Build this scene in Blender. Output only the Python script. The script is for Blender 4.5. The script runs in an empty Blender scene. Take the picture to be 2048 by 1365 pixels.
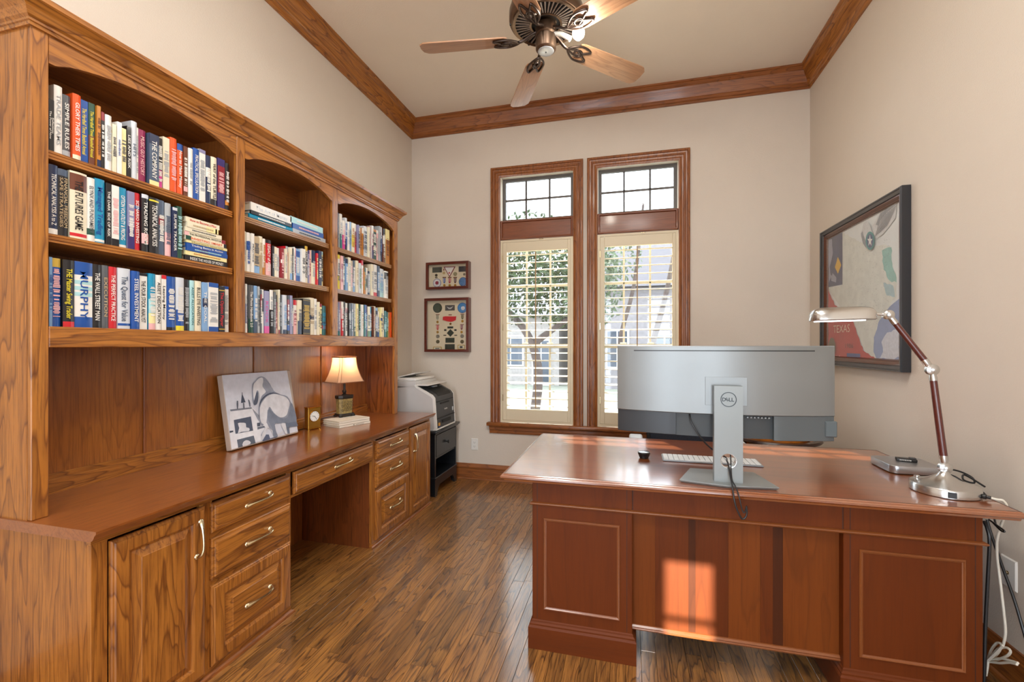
import bpy, bmesh, math, random
from mathutils import Vector, Matrix
from mathutils.geometry import tessellate_polygon
PI = math.pi
random.seed(7)
SC = bpy.context.scene
COL = SC.collection

# ------------------------------------------------------------------ camera, world, lights, exposure
F_PX, YAW, V0, EYE = 895.0, 0.25591, 690.64, 1.32
cam_data = bpy.data.cameras.new('camera')
cam_data.sensor_width = 36.0
cam_data.lens = F_PX * 36.0 / 2048.0
cam_data.shift_y = (V0 - 682.5) / 2048.0
cam_data.clip_start = 0.02
cam = bpy.data.objects.new('camera', cam_data)
cam.location = (0, 0, EYE)
cam.rotation_euler = (PI / 2, 0, YAW)
COL.objects.link(cam)
SC.camera = cam

world = bpy.data.worlds.new('sky')
SC.world = world
world.use_nodes = True
bg = world.node_tree.nodes['Background']
bg.inputs['Color'].default_value = (0.80, 0.90, 1.0, 1)
bg.inputs['Strength'].default_value = 6.0

def add_light(name, kind, loc, rot, energy, color, **kw):
    d = bpy.data.lights.new(name, kind)
    d.energy = energy
    d.color = color
    for k, v in kw.items():
        setattr(d, k, v)
    o = bpy.data.objects.new(name, d)
    o.location = loc
    o.rotation_euler = rot
    COL.objects.link(o)
    return o

def aim(v):
    return Vector(v).normalized().to_track_quat('-Z', 'Y').to_euler()

add_light('sun', 'SUN', (-2, 8, 6), aim((0.48, -1.0, -1.22)), 11.0, (1.0, 0.93, 0.82), angle=0.012)
# soft fill added behind the camera, standing in for daylight from adjoining rooms
add_light('rear_fill', 'AREA', (0.1, -2.6, 1.7), aim((0, 1, 0.32)), 74, (0.90, 0.95, 1.0), shape='RECTANGLE', size=3.2, size_y=2.4)
# soft fill lamps added below the ceiling, out of view, to brighten the walls
for lx, ly in ((-0.75, -0.3), (0.15, -0.3), (-0.75, 1.3), (0.15, 1.3)):
    add_light('ceiling_fill', 'AREA', (lx, ly, 3.585), (0, 0, 0), 19, (1.0, 0.97, 0.93), shape='DISK', size=0.5)
# spot added far behind the room to throw the bright patch onto the desk front
add_light('desk_patch_spot', 'SPOT', (-0.6, -12.0, 2.6), aim((0.245 + 0.6, 1.955 + 12.0, 0.315 - 2.6)), 52000, (1.0, 0.90, 0.80), spot_size=0.05, spot_blend=0.0, shadow_soft_size=0.06)

SC.view_settings.view_transform = 'Standard'
SC.view_settings.look = 'None'
SC.view_settings.gamma = 1.0
SC.view_settings.use_curve_mapping = False
SC.view_settings.exposure = 0.16
SC.cycles.max_bounces = 8
SC.cycles.diffuse_bounces = 4
SC.cycles.glossy_bounces = 4
SC.cycles.transmission_bounces = 6
SC.cycles.transparent_max_bounces = 12
SC.cycles.caustics_reflective = False
SC.cycles.caustics_refractive = False
SC.cycles.sample_clamp_indirect = 6.0

# ------------------------------------------------------------------ measuring helpers (pixel of the photograph + a real plane -> point)
CT, ST = math.cos(YAW), math.sin(YAW)
def ray(u, v):
    t = (u - 1024.0) / F_PX
    return Vector((-ST + t * CT, CT + t * ST, (V0 - v) / F_PX))
def at(u, v, X=None, Y=None, Z=None):
    r = ray(u, v)
    s = X / r.x if X is not None else (Y / r.y if Y is not None else (Z - EYE) / r.z)
    return Vector((0, 0, EYE)) + r * s

# ------------------------------------------------------------------ materials
def srgb(c):
    if isinstance(c, str):
        c = tuple(int(c[i:i + 2], 16) for i in (0, 2, 4))
    out = []
    for v in c:
        v = v / 255.0
        out.append(v / 12.92 if v <= 0.04045 else ((v + 0.055) / 1.055) ** 2.4)
    return (out[0], out[1], out[2], 1.0)

MATS = {}
def new_mat(name):
    m = bpy.data.materials.new(name)
    m.use_nodes = True
    nt = m.node_tree
    return m, nt, nt.nodes['Principled BSDF']

def plain(name, color, rough=0.5, metal=0.0, coat=0.0, bump=0.0, bscale=200.0, var=0.04, vscale=6.0, spec=0.5, alpha=None):
    """flat colour with a faint procedural mottling and optional fine bump"""
    if name in MATS:
        return MATS[name]
    m, nt, b = new_mat(name)
    c = srgb(color)
    tc = nt.nodes.new('ShaderNodeTexCoord')
    nz = nt.nodes.new('ShaderNodeTexNoise')
    nz.inputs['Scale'].default_value = vscale
    nt.links.new(tc.outputs['Object'], nz.inputs['Vector'])
    mx = nt.nodes.new('ShaderNodeMix'); mx.data_type = 'RGBA'
    mx.inputs['A'].default_value = tuple(max(0, x * (1 - var * 2)) for x in c[:3]) + (1,)
    mx.inputs['B'].default_value = tuple(min(1, x * (1 + var * 2)) for x in c[:3]) + (1,)
    nt.links.new(nz.outputs['Fac'], mx.inputs['Factor'])
    nt.links.new(mx.outputs['Result'], b.inputs['Base Color'])
    b.inputs['Roughness'].default_value = rough
    b.inputs['Metallic'].default_value = metal
    b.inputs['Coat Weight'].default_value = coat
    b.inputs['Coat Roughness'].default_value = 0.08
    b.inputs['Specular IOR Level'].default_value = spec
    if bump:
        n2 = nt.nodes.new('ShaderNodeTexNoise')
        n2.inputs['Scale'].default_value = bscale
        n2.inputs['Detail'].default_value = 3
        nt.links.new(tc.outputs['Object'], n2.inputs['Vector'])
        bp = nt.nodes.new('ShaderNodeBump')
        bp.inputs['Strength'].default_value = bump
        bp.inputs['Distance'].default_value = 0.003
        nt.links.new(n2.outputs['Fac'], bp.inputs['Height'])
        nt.links.new(bp.outputs['Normal'], b.inputs['Normal'])
    MATS[name] = m
    return m

def emit(name, color, strength):
    if name in MATS:
        return MATS[name]
    m, nt, b = new_mat(name)
    b.inputs['Base Color'].default_value = srgb(color)
    b.inputs['Emission Color'].default_value = srgb(color)
    b.inputs['Emission Strength'].default_value = strength
    MATS[name] = m
    return m

def glass(name, gloss=0.035, tint='ffffff'):
    if name in MATS:
        return MATS[name]
    m = bpy.data.materials.new(name); m.use_nodes = True
    nt = m.node_tree
    nt.nodes.clear()
    out = nt.nodes.new('ShaderNodeOutputMaterial')
    tr = nt.nodes.new('ShaderNodeBsdfTransparent'); tr.inputs['Color'].default_value = srgb(tint)
    gl = nt.nodes.new('ShaderNodeBsdfGlossy'); gl.inputs['Roughness'].default_value = 0.03
    mix = nt.nodes.new('ShaderNodeMixShader')
    lw = nt.nodes.new('ShaderNodeLayerWeight'); lw.inputs['Blend'].default_value = 0.5
    pw = nt.nodes.new('ShaderNodeMath'); pw.operation = 'POWER'; pw.inputs[1].default_value = 4.0
    nt.links.new(lw.outputs['Facing'], pw.inputs[0])
    mt = nt.nodes.new('ShaderNodeMath'); mt.operation = 'MULTIPLY_ADD'; mt.inputs[1].default_value = 0.6; mt.inputs[2].default_value = gloss
    nt.links.new(pw.outputs[0], mt.inputs[0])
    nt.links.new(mt.outputs[0], mix.inputs[0])
    nt.links.new(tr.outputs[0], mix.inputs[1])
    nt.links.new(gl.outputs[0], mix.inputs[2])
    nt.links.new(mix.outputs[0], out.inputs['Surface'])
    MATS[name] = m
    return m

def wood(name, light, mid, dark, axis='z', rough=0.3, coat=0.3, line=0.75, scale=1.0, pores=0.75, rnd=0.0, rings=16.0, crough=0.12, bump=0.12, coat_ior=1.5, spec=0.5):
    """plain-sawn timber: contour lines of a stretched noise field give the cathedral figure, a finer streak noise the pores"""
    if name in MATS:
        return MATS[name]
    m, nt, b = new_mat(name)
    N, L = nt.nodes.new, nt.links.new
    tc = N('ShaderNodeTexCoord')
    oi = N('ShaderNodeObjectInfo')
    off = N('ShaderNodeVectorMath'); off.operation = 'SCALE'; off.inputs[0].default_value = (13.1, 7.7, 9.3)
    L(oi.outputs['Random'], off.inputs['Scale'])
    add = N('ShaderNodeVectorMath'); add.operation = 'ADD'
    L(tc.outputs['Object'], add.inputs[0]); L(off.outputs[0], add.inputs[1])
    def mapped(along, across):
        mp = N('ShaderNodeMapping')
        s = {'x': (along, across, across), 'y': (across, along, across), 'z': (across, across, along)}[axis]
        mp.inputs['Scale'].default_value = tuple(v * scale for v in s)
        L(add.outputs[0], mp.inputs['Vector'])
        return mp.outputs[0]
    n1 = N('ShaderNodeTexNoise'); n1.inputs['Scale'].default_value = 1.0; n1.inputs['Detail'].default_value = 3.0; n1.inputs['Roughness'].default_value = 0.42
    L(mapped(0.9, 7.0), n1.inputs['Vector'])
    mul = N('ShaderNodeMath'); mul.operation = 'MULTIPLY'; mul.inputs[1].default_value = rings
    L(n1.outputs['Fac'], mul.inputs[0])
    fr = N('ShaderNodeMath'); fr.operation = 'FRACT'; L(mul.outputs[0], fr.inputs[0])
    cr = N('ShaderNodeValToRGB')
    e = cr.color_ramp.elements
    e[0].position = 0.0; e[0].color = (0.0, 0, 0, 1)
    e[1].position = 1.0; e[1].color = (1, 1, 1, 1)
    e2 = e.new(0.45); e2.color = (0.10, 0.10, 0.10, 1)
    e3 = e.new(0.80); e3.color = (0.45, 0.45, 0.45, 1)
    e4 = e.new(0.90); e4.color = (1, 1, 1, 1)
    e[-1].color = (0.0, 0.0, 0.0, 1)
    L(fr.outputs[0], cr.inputs[0])
    n2 = N('ShaderNodeTexNoise'); n2.inputs['Scale'].default_value = 1.0; n2.inputs['Detail'].default_value = 4; n2.inputs['Roughness'].default_value = 0.7
    L(mapped(5.0, 130.0), n2.inputs['Vector'])
    n3 = N('ShaderNodeTexNoise'); n3.inputs['Scale'].default_value = 1.0; n3.inputs['Detail'].default_value = 2
    L(mapped(1.2, 9.0), n3.inputs['Vector'])
    mA = N('ShaderNodeMix'); mA.data_type = 'RGBA'
    mA.inputs['A'].default_value = srgb(light); mA.inputs['B'].default_value = srgb(mid)
    L(n3.outputs['Fac'], mA.inputs['Factor'])
    ml = N('ShaderNodeMath'); ml.operation = 'MULTIPLY'; ml.inputs[1].default_value = line
    L(cr.outputs[0], ml.inputs[0])
    mB = N('ShaderNodeMix'); mB.data_type = 'RGBA'
    L(ml.outputs[0], mB.inputs['Factor']); L(mA.outputs['Result'], mB.inputs['A']); mB.inputs['B'].default_value = srgb(dark)
    pr = N('ShaderNodeMapRange'); pr.inputs['From Min'].default_value = 0.46; pr.inputs['From Max'].default_value = 0.70
    pr.inputs['To Min'].default_value = 0.0; pr.inputs['To Max'].default_value = pores
    L(n2.outputs['Fac'], pr.inputs['Value'])
    mC = N('ShaderNodeMix'); mC.data_type = 'RGBA'
    L(pr.outputs[0], mC.inputs['Factor']); L(mB.outputs['Result'], mC.inputs['A']); mC.inputs['B'].default_value = srgb(dark)
    last = mC.outputs['Result']
    if rnd:
        hs = N('ShaderNodeHueSaturation')
        mr = N('ShaderNodeMapRange'); mr.inputs['To Min'].default_value = 1 - rnd; mr.inputs['To Max'].default_value = 1 + rnd * 0.8
        L(oi.outputs['Random'], mr.inputs['Value']); L(mr.outputs[0], hs.inputs['Value']); L(last, hs.inputs['Color'])
        last = hs.outputs[0]
    L(last, b.inputs['Base Color'])
    b.inputs['Roughness'].default_value = rough
    b.inputs['Coat Weight'].default_value = coat
    b.inputs['Coat Roughness'].default_value = crough
    b.inputs['Specular IOR Level'].default_value = spec
    b.inputs['Coat IOR'].default_value = coat_ior
    bp = N('ShaderNodeBump'); bp.inputs['Strength'].default_value = bump; bp.inputs['Distance'].default_value = 0.002; bp.invert = True
    L(pr.outputs[0], bp.inputs['Height']); L(bp.outputs[0], b.inputs['Normal'])
    MATS[name] = m
    return m

OAK = dict(light='c07f34', mid='a06022', dark='58290c')
def oak(axis): return wood('oak_' + axis, axis=axis, rough=0.4, coat=0.35, coat_ior=1.5, **OAK)
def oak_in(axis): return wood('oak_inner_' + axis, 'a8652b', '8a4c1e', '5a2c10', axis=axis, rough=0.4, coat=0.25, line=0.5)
def oak_trim(axis): return wood('oak_trim_' + axis, 'a9682f', '87491f', '522810', axis=axis, rough=0.4, coat=0.3, line=0.6)
oak_top = wood('oak_counter', 'a4622e', '8a4c22', '5b2b12', axis='y', rough=0.28, coat=0.8, line=0.35, pores=0.4, crough=0.10)
def cherry(axis): return wood('cherry_' + axis, '6e3510', '5c280b', '3d1c08', axis=axis, rough=0.5, coat=0.0, spec=0.2, line=0.22, pores=0.18, rings=5)
cherry_top = wood('cherry_top', '96501a', '7a3b12', '50240c', axis='x', rough=0.3, coat=1.0, line=0.25, pores=0.15, rings=5, crough=0.13, bump=0.02, coat_ior=2.3)
cherry_edge = wood('cherry_edge', '8a4f26', '78421e', '5c3015', axis='x', rough=0.35, coat=0.4, line=0.1, pores=0.1)
floor_mat = wood('floor_plank', 'b4803f', '8c5a2a', '33190b', axis='y', rough=0.4, coat=0.9, line=0.85, pores=0.85, rnd=0.34, rings=15, scale=1.25, crough=0.17, bump=0.6, coat_ior=1.85)

wall_mat = plain('wall_paint', 'd8cdbf', rough=0.7, bump=0.35, bscale=160, var=0.01)
ceil_mat = plain('ceiling_paint', 'eae0d0', rough=0.85, bump=0.3, bscale=120, var=0.01)
shutter_mat = plain('shutter_paint', 'dccfb2', rough=0.4, var=0.01)
white_mat = plain('white_plastic', 'e8e6e0', rough=0.4, var=0.01)
black_mat = plain('black_plastic', '1b1c1e', rough=0.35)
dark_paint = plain('black_paint', '15181c', rough=0.35, coat=0.2)
brass_mat = plain('brass', 'd9caa6', rough=0.25, metal=1.0)
gold_mat = plain('gold', 'cf9f3e', rough=0.22, metal=1.0)
nickel_mat = plain('brushed_nickel', 'cfd0cf', rough=0.25, metal=1.0)
bronze_mat = plain('aged_bronze', '6a5647', rough=0.35, metal=0.9)
silver_mat = plain('silver_plastic', '8b8f90', rough=0.38, metal=0.6)
graphite_mat = plain('graphite_plastic', '33363a', rough=0.35, metal=0.2)
pages_mat = plain('paper_pages', 'e2d6bc', rough=0.8, var=0.05, vscale=60)
glass_mat = glass('window_glass')
thin_glass = glass('picture_glass', gloss=0.05)

# ------------------------------------------------------------------ building helpers
ORG = {}
def org(o): return ORG.get(o.name, Vector((0, 0, 0))) if o else Vector((0, 0, 0))

def thing(name, label, cat, loc=(0, 0, 0), rotz=0.0, group=None):
    o = bpy.data.objects.new(name, None)
    o.empty_display_size = 0.05
    COL.objects.link(o)
    o.location = loc
    o.rotation_euler = (0, 0, rotz)
    o['label'] = label
    o['category'] = cat
    if group:
        o['group'] = group
    ORG[o.name] = Vector(loc)
    return o

def tag(o, label=None, cat=None, group=None, kind=None):
    if label: o['label'] = label
    if cat: o['category'] = cat
    if group: o['group'] = group
    if kind: o['kind'] = kind
    return o

class M:
    """collects shapes into one mesh"""
    def __init__(self):
        self.v, self.f = [], []
    def add(self, vs, fs):
        k = len(self.v)
        self.v += [tuple(p) for p in vs]
        self.f += [tuple(i + k for i in f) for f in fs]
        return self
    def box(self, x0, x1, y0, y1, z0, z1, bev=0.0, seg=1):
        if x1 < x0: x0, x1 = x1, x0
        if y1 < y0: y0, y1 = y1, y0
        if z1 < z0: z0, z1 = z1, z0
        vs = [(x0, y0, z0), (x1, y0, z0), (x1, y1, z0), (x0, y1, z0), (x0, y0, z1), (x1, y0, z1), (x1, y1, z1), (x0, y1, z1)]
        fs = [(0, 3, 2, 1), (4, 5, 6, 7), (0, 1, 5, 4), (1, 2, 6, 5), (2, 3, 7, 6), (3, 0, 4, 7)]
        if bev <= 0:
            return self.add(vs, fs)
        bev = min(bev, 0.49 * min(x1 - x0, y1 - y0, z1 - z0))
        bm = bmesh.new()
        bv = [bm.verts.new(p) for p in vs]
        for f in fs:
            bm.faces.new([bv[i] for i in f])
        bmesh.ops.bevel(bm, geom=bm.edges[:], offset=bev, segments=seg, affect='EDGES', profile=0.5)
        bm.verts.index_update()
        self.add([v.co[:] for v in bm.verts], [[v.index for v in f.verts] for f in bm.faces])
        bm.free()
        return self
    def prism(self, poly, axis, a, b):
        """poly: 2D points in the plane of the two other axes (x,y,z order), pushed from a to b along axis"""
        n = len(poly)
        def P(p, t):
            return {'x': (t, p[0], p[1]), 'y': (p[0], t, p[1]), 'z': (p[0], p[1], t)}[axis]
        vs = [P(p, a) for p in poly] + [P(p, b) for p in poly]
        fs = [(i, (i + 1) % n, n + (i + 1) % n, n + i) for i in range(n)]
        tris = tessellate_polygon([[Vector((p[0], p[1], 0)) for p in poly]])
        fs += [tuple(t) for t in tris] + [tuple(i + n for i in reversed(t)) for t in tris]
        return self.add(vs, fs)
    def lathe(self, prof, c=(0, 0, 0), seg=24, sx=1.0, sy=1.0, axis='z'):
        """prof: (radius, height) pairs"""
        vs, fs = [], []
        for r, h in prof:
            for k in range(seg):
                a = 2 * PI * k / seg
                p = (r * math.cos(a) * sx, r * math.sin(a) * sy, h)
                if axis == 'x': p = (p[2], p[0], p[1])
                if axis == 'y': p = (p[0], p[2], p[1])
                vs.append((p[0] + c[0], p[1] + c[1], p[2] + c[2]))
        n = len(prof)
        for i in range(n - 1):
            for k in range(seg):
                k2 = (k + 1) % seg
                fs.append((i * seg + k, i * seg + k2, (i + 1) * seg + k2, (i + 1) * seg + k))
        if prof[0] == prof[-1]: return self.add(vs, fs)
        if prof[0][0] > 1e-6: fs.append(tuple(range(seg - 1, -1, -1)))
        if prof[-1][0] > 1e-6: fs.append(tuple((n - 1) * seg + k for k in range(seg)))
        return self.add(vs, fs)
    def tube(self, pts, r, seg=8, smooth=0, flat=1.0, closed=False):
        pts = [Vector(p) for p in pts]
        if smooth:
            out = []
            n = len(pts)
            for i in range(n if closed else n - 1):
                p0 = pts[(i - 1) % n] if closed else pts[max(i - 1, 0)]
                p1, p2 = pts[i], pts[(i + 1) % n]
                p3 = pts[(i + 2) % n] if closed else pts[min(i + 2, n - 1)]
                for s in range(smooth):
                    t = s / smooth
                    out.append(0.5 * ((2 * p1) + (-p0 + p2) * t + (2 * p0 - 5 * p1 + 4 * p2 - p3) * t * t + (-p0 + 3 * p1 - 3 * p2 + p3) * t ** 3))
            if not closed: out.append(pts[-1])
            if isinstance(r, (list, tuple)):
                rr = []
                for i in range(len(r) - 1):
                    for s in range(smooth):
                        rr.append(r[i] + (r[i + 1] - r[i]) * s / smooth)
                rr.append(r[-1]); r = rr
            pts = out
        n = len(pts)
        rs = r if isinstance(r, (list, tuple)) else [r] * n
        vs, fs = [], []
        up = Vector((0, 0, 1))
        prev = None
        for i, p in enumerate(pts):
            if closed:
                t = (pts[(i + 1) % n] - pts[(i - 1) % n])
            else:
                t = (pts[min(i + 1, n - 1)] - pts[max(i - 1, 0)])
            if t.length < 1e-9: t = Vector((0, 0, 1))
            t.normalize()
            if prev is None:
                a = t.orthogonal().normalized() if abs(t.dot(up)) > 0.95 else up.cross(t).normalized()
            else:
                a = (prev - t * prev.dot(t))
                a = a.normalized() if a.length > 1e-6 else t.orthogonal().normalized()
            prev = a
            b2 = t.cross(a)
            for k in range(seg):
                w = 2 * PI * k / seg
                vs.append(p + a * (rs[i] * math.cos(w)) + b2 * (rs[i] * flat * math.sin(w)))
        m = n if closed else n - 1
        for i in range(m):
            i2 = (i + 1) % n
            for k in range(seg):
                k2 = (k + 1) % seg
                fs.append((i * seg + k, i * seg + k2, i2 * seg + k2, i2 * seg + k))
        if not closed:
            fs.append(tuple(range(seg - 1, -1, -1)))
            fs.append(tuple((n - 1) * seg + k for k in range(seg)))
        return self.add(vs, fs)
    def loft_rect(self, fr, a0, a1, b0, b1, loops, cap=True, back=True):
        """fr(a,b,n)->xyz; loops: (inset, n) rectangles joined in turn"""
        vs, fs = [], []
        for ins, n in loops:
            if isinstance(ins, (int, float)): ins = (ins, ins)
            for a, b in ((a0 + ins[0], b0 + ins[1]), (a1 - ins[0], b0 + ins[1]), (a1 - ins[0], b1 - ins[1]), (a0 + ins[0], b1 - ins[1])):
                vs.append(fr(a, b, n))
        for i in range(len(loops) - 1):
            for k in range(4):
                fs.append((i * 4 + k, i * 4 + (k + 1) % 4, i * 4 + 4 + (k + 1) % 4, i * 4 + 4 + k))
        if cap: fs.append(tuple(4 * (len(loops) - 1) + k for k in range(4)))
        if back and cap: fs.append((3, 2, 1, 0))
        return self.add(vs, fs)
    def loop_frame(self, fr, a0, a1, b0, b1, loops):
        """a picture-frame moulding: closed ring of the profile"""
        n = len(loops)
        vs, fs = [], []
        for ins, h in loops:
            for a, b in ((a0 + ins, b0 + ins), (a1 - ins, b0 + ins), (a1 - ins, b1 - ins), (a0 + ins, b1 - ins)):
                vs.append(fr(a, b, h))
        for i in range(n):
            j = (i + 1) % n
            for k in range(4):
                fs.append((i * 4 + k, i * 4 + (k + 1) % 4, j * 4 + (k + 1) % 4, j * 4 + k))
        return self.add(vs, fs)
    def molding(self, p0, p1, prof, nrm, m0=0.0, m1=0.0):
        """prof (out, z) ring swept from p0 to p1; out along nrm; m: miter factor at each end (+1 shortens by out)"""
        p0, p1, nrm = Vector(p0), Vector(p1), Vector(nrm)
        d = (p1 - p0).normalized()
        n = len(prof)
        vs = [p0 + nrm * o + d * (o * m0) + Vector((0, 0, z)) for o, z in prof] + [p1 + nrm * o - d * (o * m1) + Vector((0, 0, z)) for o, z in prof]
        fs = [(i, (i + 1) % n, n + (i + 1) % n, n + i) for i in range(n)]
        fs += [tuple(range(n - 1, -1, -1)), tuple(range(n, 2 * n))]
        return self.add(vs, fs)
    def xform(self, mat, start=0):
        self.v = self.v[:start] + [tuple(mat @ Vector(p)) for p in self.v[start:]]
        return self
    def build(self, name, mat, parent=None, local=False, smooth=True, ang=35, kind=None, label=None):
        o0 = Vector((0, 0, 0)) if local else org(parent)
        me = bpy.data.meshes.new(name)
        me.from_pydata([(p[0] - o0.x, p[1] - o0.y, p[2] - o0.z) for p in self.v], [], self.f)
        me.update()
        bm = bmesh.new(); bm.from_mesh(me)
        bmesh.ops.recalc_face_normals(bm, faces=bm.faces[:])
        bm.to_mesh(me); bm.free()
        if smooth:
            me.shade_smooth()
            me.set_sharp_from_angle(angle=math.radians(ang))
        if isinstance(mat, (list, tuple)):
            for x in mat: me.materials.append(x)
        else:
            me.materials.append(mat)
        o = bpy.data.objects.new(name, me)
        COL.objects.link(o)
        if parent:
            o.parent = parent
        ORG[o.name] = o0.copy() if not local else Vector((0, 0, 0))
        if kind: o['kind'] = kind
        if label: o['label'] = label
        return o

def fill(m, pts3):
    """flat polygon (possibly concave) from 3D points"""
    pts3 = [Vector(p) for p in pts3]
    k = len(m.v)
    m.v += [tuple(p) for p in pts3]
    n = Vector((0, 0, 0))
    for i in range(len(pts3)):
        a, b = pts3[i], pts3[(i + 1) % len(pts3)]
        n += a.cross(b)
    n.normalize()
    a = (pts3[1] - pts3[0]).normalized(); b = n.cross(a)
    two = [Vector((p.dot(a), p.dot(b), 0)) for p in pts3]
    for t in tessellate_polygon([two]):
        m.f.append(tuple(i + k for i in t))

def text(name, body, mat, parent, origin, xdir, ydir, length=None, height=0.02, bold=0.0, local=False):
    """lettering as a flat mesh: origin = middle of the line, world coordinates (or local); fitted to length x height"""
    cu = bpy.data.curves.new(name, 'FONT')
    cu.body = body
    cu.size = 1.0
    cu.offset = bold
    cu.resolution_u = 2
    tmp = bpy.data.objects.new(name, cu)
    me = bpy.data.meshes.new_from_object(tmp)
    bpy.data.objects.remove(tmp)
    bpy.data.curves.remove(cu)
    me.name = name
    xs_ = [v.co.x for v in me.vertices]; ys_ = [v.co.y for v in me.vertices]
    w0, cx, cy = max(xs_) - min(xs_), (max(xs_) + min(xs_)) / 2, 0.36
    sy = height / 0.72
    sx = sy if length is None else min(length / w0, sy * 1.7)
    x = Vector(xdir).normalized(); y = Vector(ydir).normalized()
    p = Vector(origin) - (Vector((0, 0, 0)) if local else org(parent))
    for v in me.vertices:
        v.co = p + x * ((v.co.x - cx) * sx) + y * ((v.co.y - cy) * sy)
    me.materials.clear()
    me.materials.append(mat)
    o = bpy.data.objects.new(name, me)
    COL.objects.link(o)
    o.parent = parent
    return o

# ------------------------------------------------------------------ the room
XL, XR, YB, YF, ZC = -2.155, 1.438, 4.177, -1.7, 3.60
T = 0.15
slab = M().box(XL - T, XR + T, YF - T, YB + T, -0.12, -0.012).build('floor', plain('subfloor', '3a2415', rough=0.8), smooth=False)
tag(slab, kind='structure')
# planks of the floor: those in view one by one, the rest joined
PW = 0.0615
lengths = [0.34, 0.46, 0.58, 0.72, 0.9]
plank_mesh = {}
for i, ln in enumerate(lengths):
    for j in range(2):
        m = M().box(0.0006, PW - 0.0006, 0.0006, ln - 0.0006, -0.012, 0.0, bev=0.0005)
        for q in range(len(m.v)):
            x, y, z = m.v[q]
            if z > -0.003: m.v[q] = (x, y, z - (0.0004 if j else 0))
        o = m.build('plank', floor_mat, slab, smooth=False)
        plank_mesh[(i, j)] = o.data
        bpy.data.objects.remove(o)
rows = int((XR - (-1.61)) / PW) + 1
n_pl = 0
rest = M()
prnd = random.Random(3)
for r in range(rows):
    x = -1.612 + r * PW
    y = 1.42 + prnd.random() * 0.28
    rest.box(x + .0006, min(x + PW, XR) - .0006, -0.2, y, -0.012, 0)
    rest.box(x + .0006, min(x + PW, XR) - .0006, YF, -0.2, -0.012, 0)
    while y < YB - 0.02:
        i = prnd.choices(range(5), (1, 2, 3, 3, 2))[0]
        j = prnd.randint(0, 1)
        if n_pl < 300:
            o = bpy.data.objects.new('plank', plank_mesh[(i, j)])
            COL.objects.link(o); o.parent = slab
            o.location = (x, y, 0)
            n_pl += 1
        else:
            rest.box(x + .0006, x + PW - .0006, y, y + lengths[i], -0.012, 0)
        y += lengths[i]
for r in range(int((-1.612 - XL) / PW) + 1):
    x = -1.612 - (r + 1) * PW
    y = YF
    while y < YB:
        ln = prnd.choice(lengths) * 1.3
        rest.box(max(x, XL) + .0006, x + PW - .0006, y + .0006, min(y + ln, YB) - .0006, -0.012, 0)
        y += ln
rest.build('plank', floor_mat, slab, smooth=False, kind='stuff')

tag(M().box(XL - T, XR + T, YF - T, YB + T, ZC, ZC + 0.12).build('ceiling', ceil_mat, smooth=False), kind='structure')
tag(M().box(XL - T, XL, YF - T, YB + T, 0, ZC).build('wall_left', wall_mat, smooth=False), kind='structure')
tag(M().box(XR, XR + T, YF - T, YB + T, 0, ZC).build('wall_right', wall_mat, smooth=False), kind='structure')
# back wall with two window openings
WX = [(-1.208, -0.503), (-0.281, 0.420)]
WZ0, WZ1 = 0.560, 2.955
w = M()
w.box(XL, WX[0][0], YB, YB + T, 0, ZC).box(WX[0][1], WX[1][0], YB, YB + T, 0, ZC).box(WX[1][1], XR, YB, YB + T, 0, ZC)
for a, b in WX:
    w.box(a, b, YB, YB + T, 0, WZ0).box(a, b, YB, YB + T, WZ1, ZC)
tag(w.build('wall_back', wall_mat, smooth=False), kind='structure')
# wall behind the camera with a wide cased opening to the hall
w = M()
w.box(XL, -1.35, YF - T, YF, 0, ZC).box(1.15, XR, YF - T, YF, 0, ZC).box(-1.35, 1.15, YF - T, YF, 2.5, ZC)
gobo_x, gobo_z = (-0.051, 0.083), (0.753, 1.000)
for bx in ((-0.40, gobo_x[0], 0, 2.5), (gobo_x[1], 0.40, 0, 2.5), (gobo_x[0], gobo_x[1], 0, gobo_z[0]), (gobo_x[0], gobo_x[1], gobo_z[1], 2.5), (gobo_x[0], gobo_x[1], gobo_z[0] + 0.066, gobo_z[0] + 0.078)):
    w.box(bx[0], bx[1], YF - 0.04, YF, bx[2], bx[3])
tag(w.build('wall_front', wall_mat, smooth=False), kind='structure')
fx = lambda a, b, n: (a, YF + n, b)
c = M()
for a0, a1, b0, b1 in ((-1.35, -1.26, 0, 2.5), (1.06, 1.15, 0, 2.5), (-1.35, 1.15, 2.41, 2.5)):
    c.box(a0, a1, YF - T - .01, YF + 0.02, b0, b1, bev=0.004)
tag(c.build('door_1', oak_trim('z')), kind='structure')

# crown and base mouldings
crown = [(0, 0), (0.010, 0.0), (0.012, 0.018), (0.022, 0.022), (0.024, 0.040), (0.030, 0.046), (0.040, 0.075), (0.062, 0.105), (0.068, 0.125), (0.078, 0.130), (0.080, 0.155), (0.088, 0.158), (0.090, 0.172), (0, 0.172)]
def crown_m(name, p0, p1, nrm, ax, m0=1, m1=1):
    o = M().molding(p0, p1, crown, nrm, m0, m1).build(name, oak_trim('x') if ax == 'x' else oak('y'), ang=20)
    tag(o, kind='structure'); return o
zc = ZC - 0.172
crown_m('trim_1', (XL, YB, zc), (XL, YF, zc), (1, 0, 0), 'y')
crown_m('trim_2', (XL, YB, zc), (XR, YB, zc), (0, -1, 0), 'x')
crown_m('trim_3', (XR, YB, zc), (XR, YF, zc), (-1, 0, 0), 'y')
crown_m('trim_4', (XL, YF, zc), (XR, YF, zc), (0, 1, 0), 'x')
base = [(0, 0), (0.030, 0), (0.030, 0.006), (0.026, 0.016), (0.016, 0.020), (0.016, 0.105), (0.022, 0.112), (0.022, 0.122), (0.014, 0.135), (0.008, 0.150), (0, 0.152)]
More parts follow.
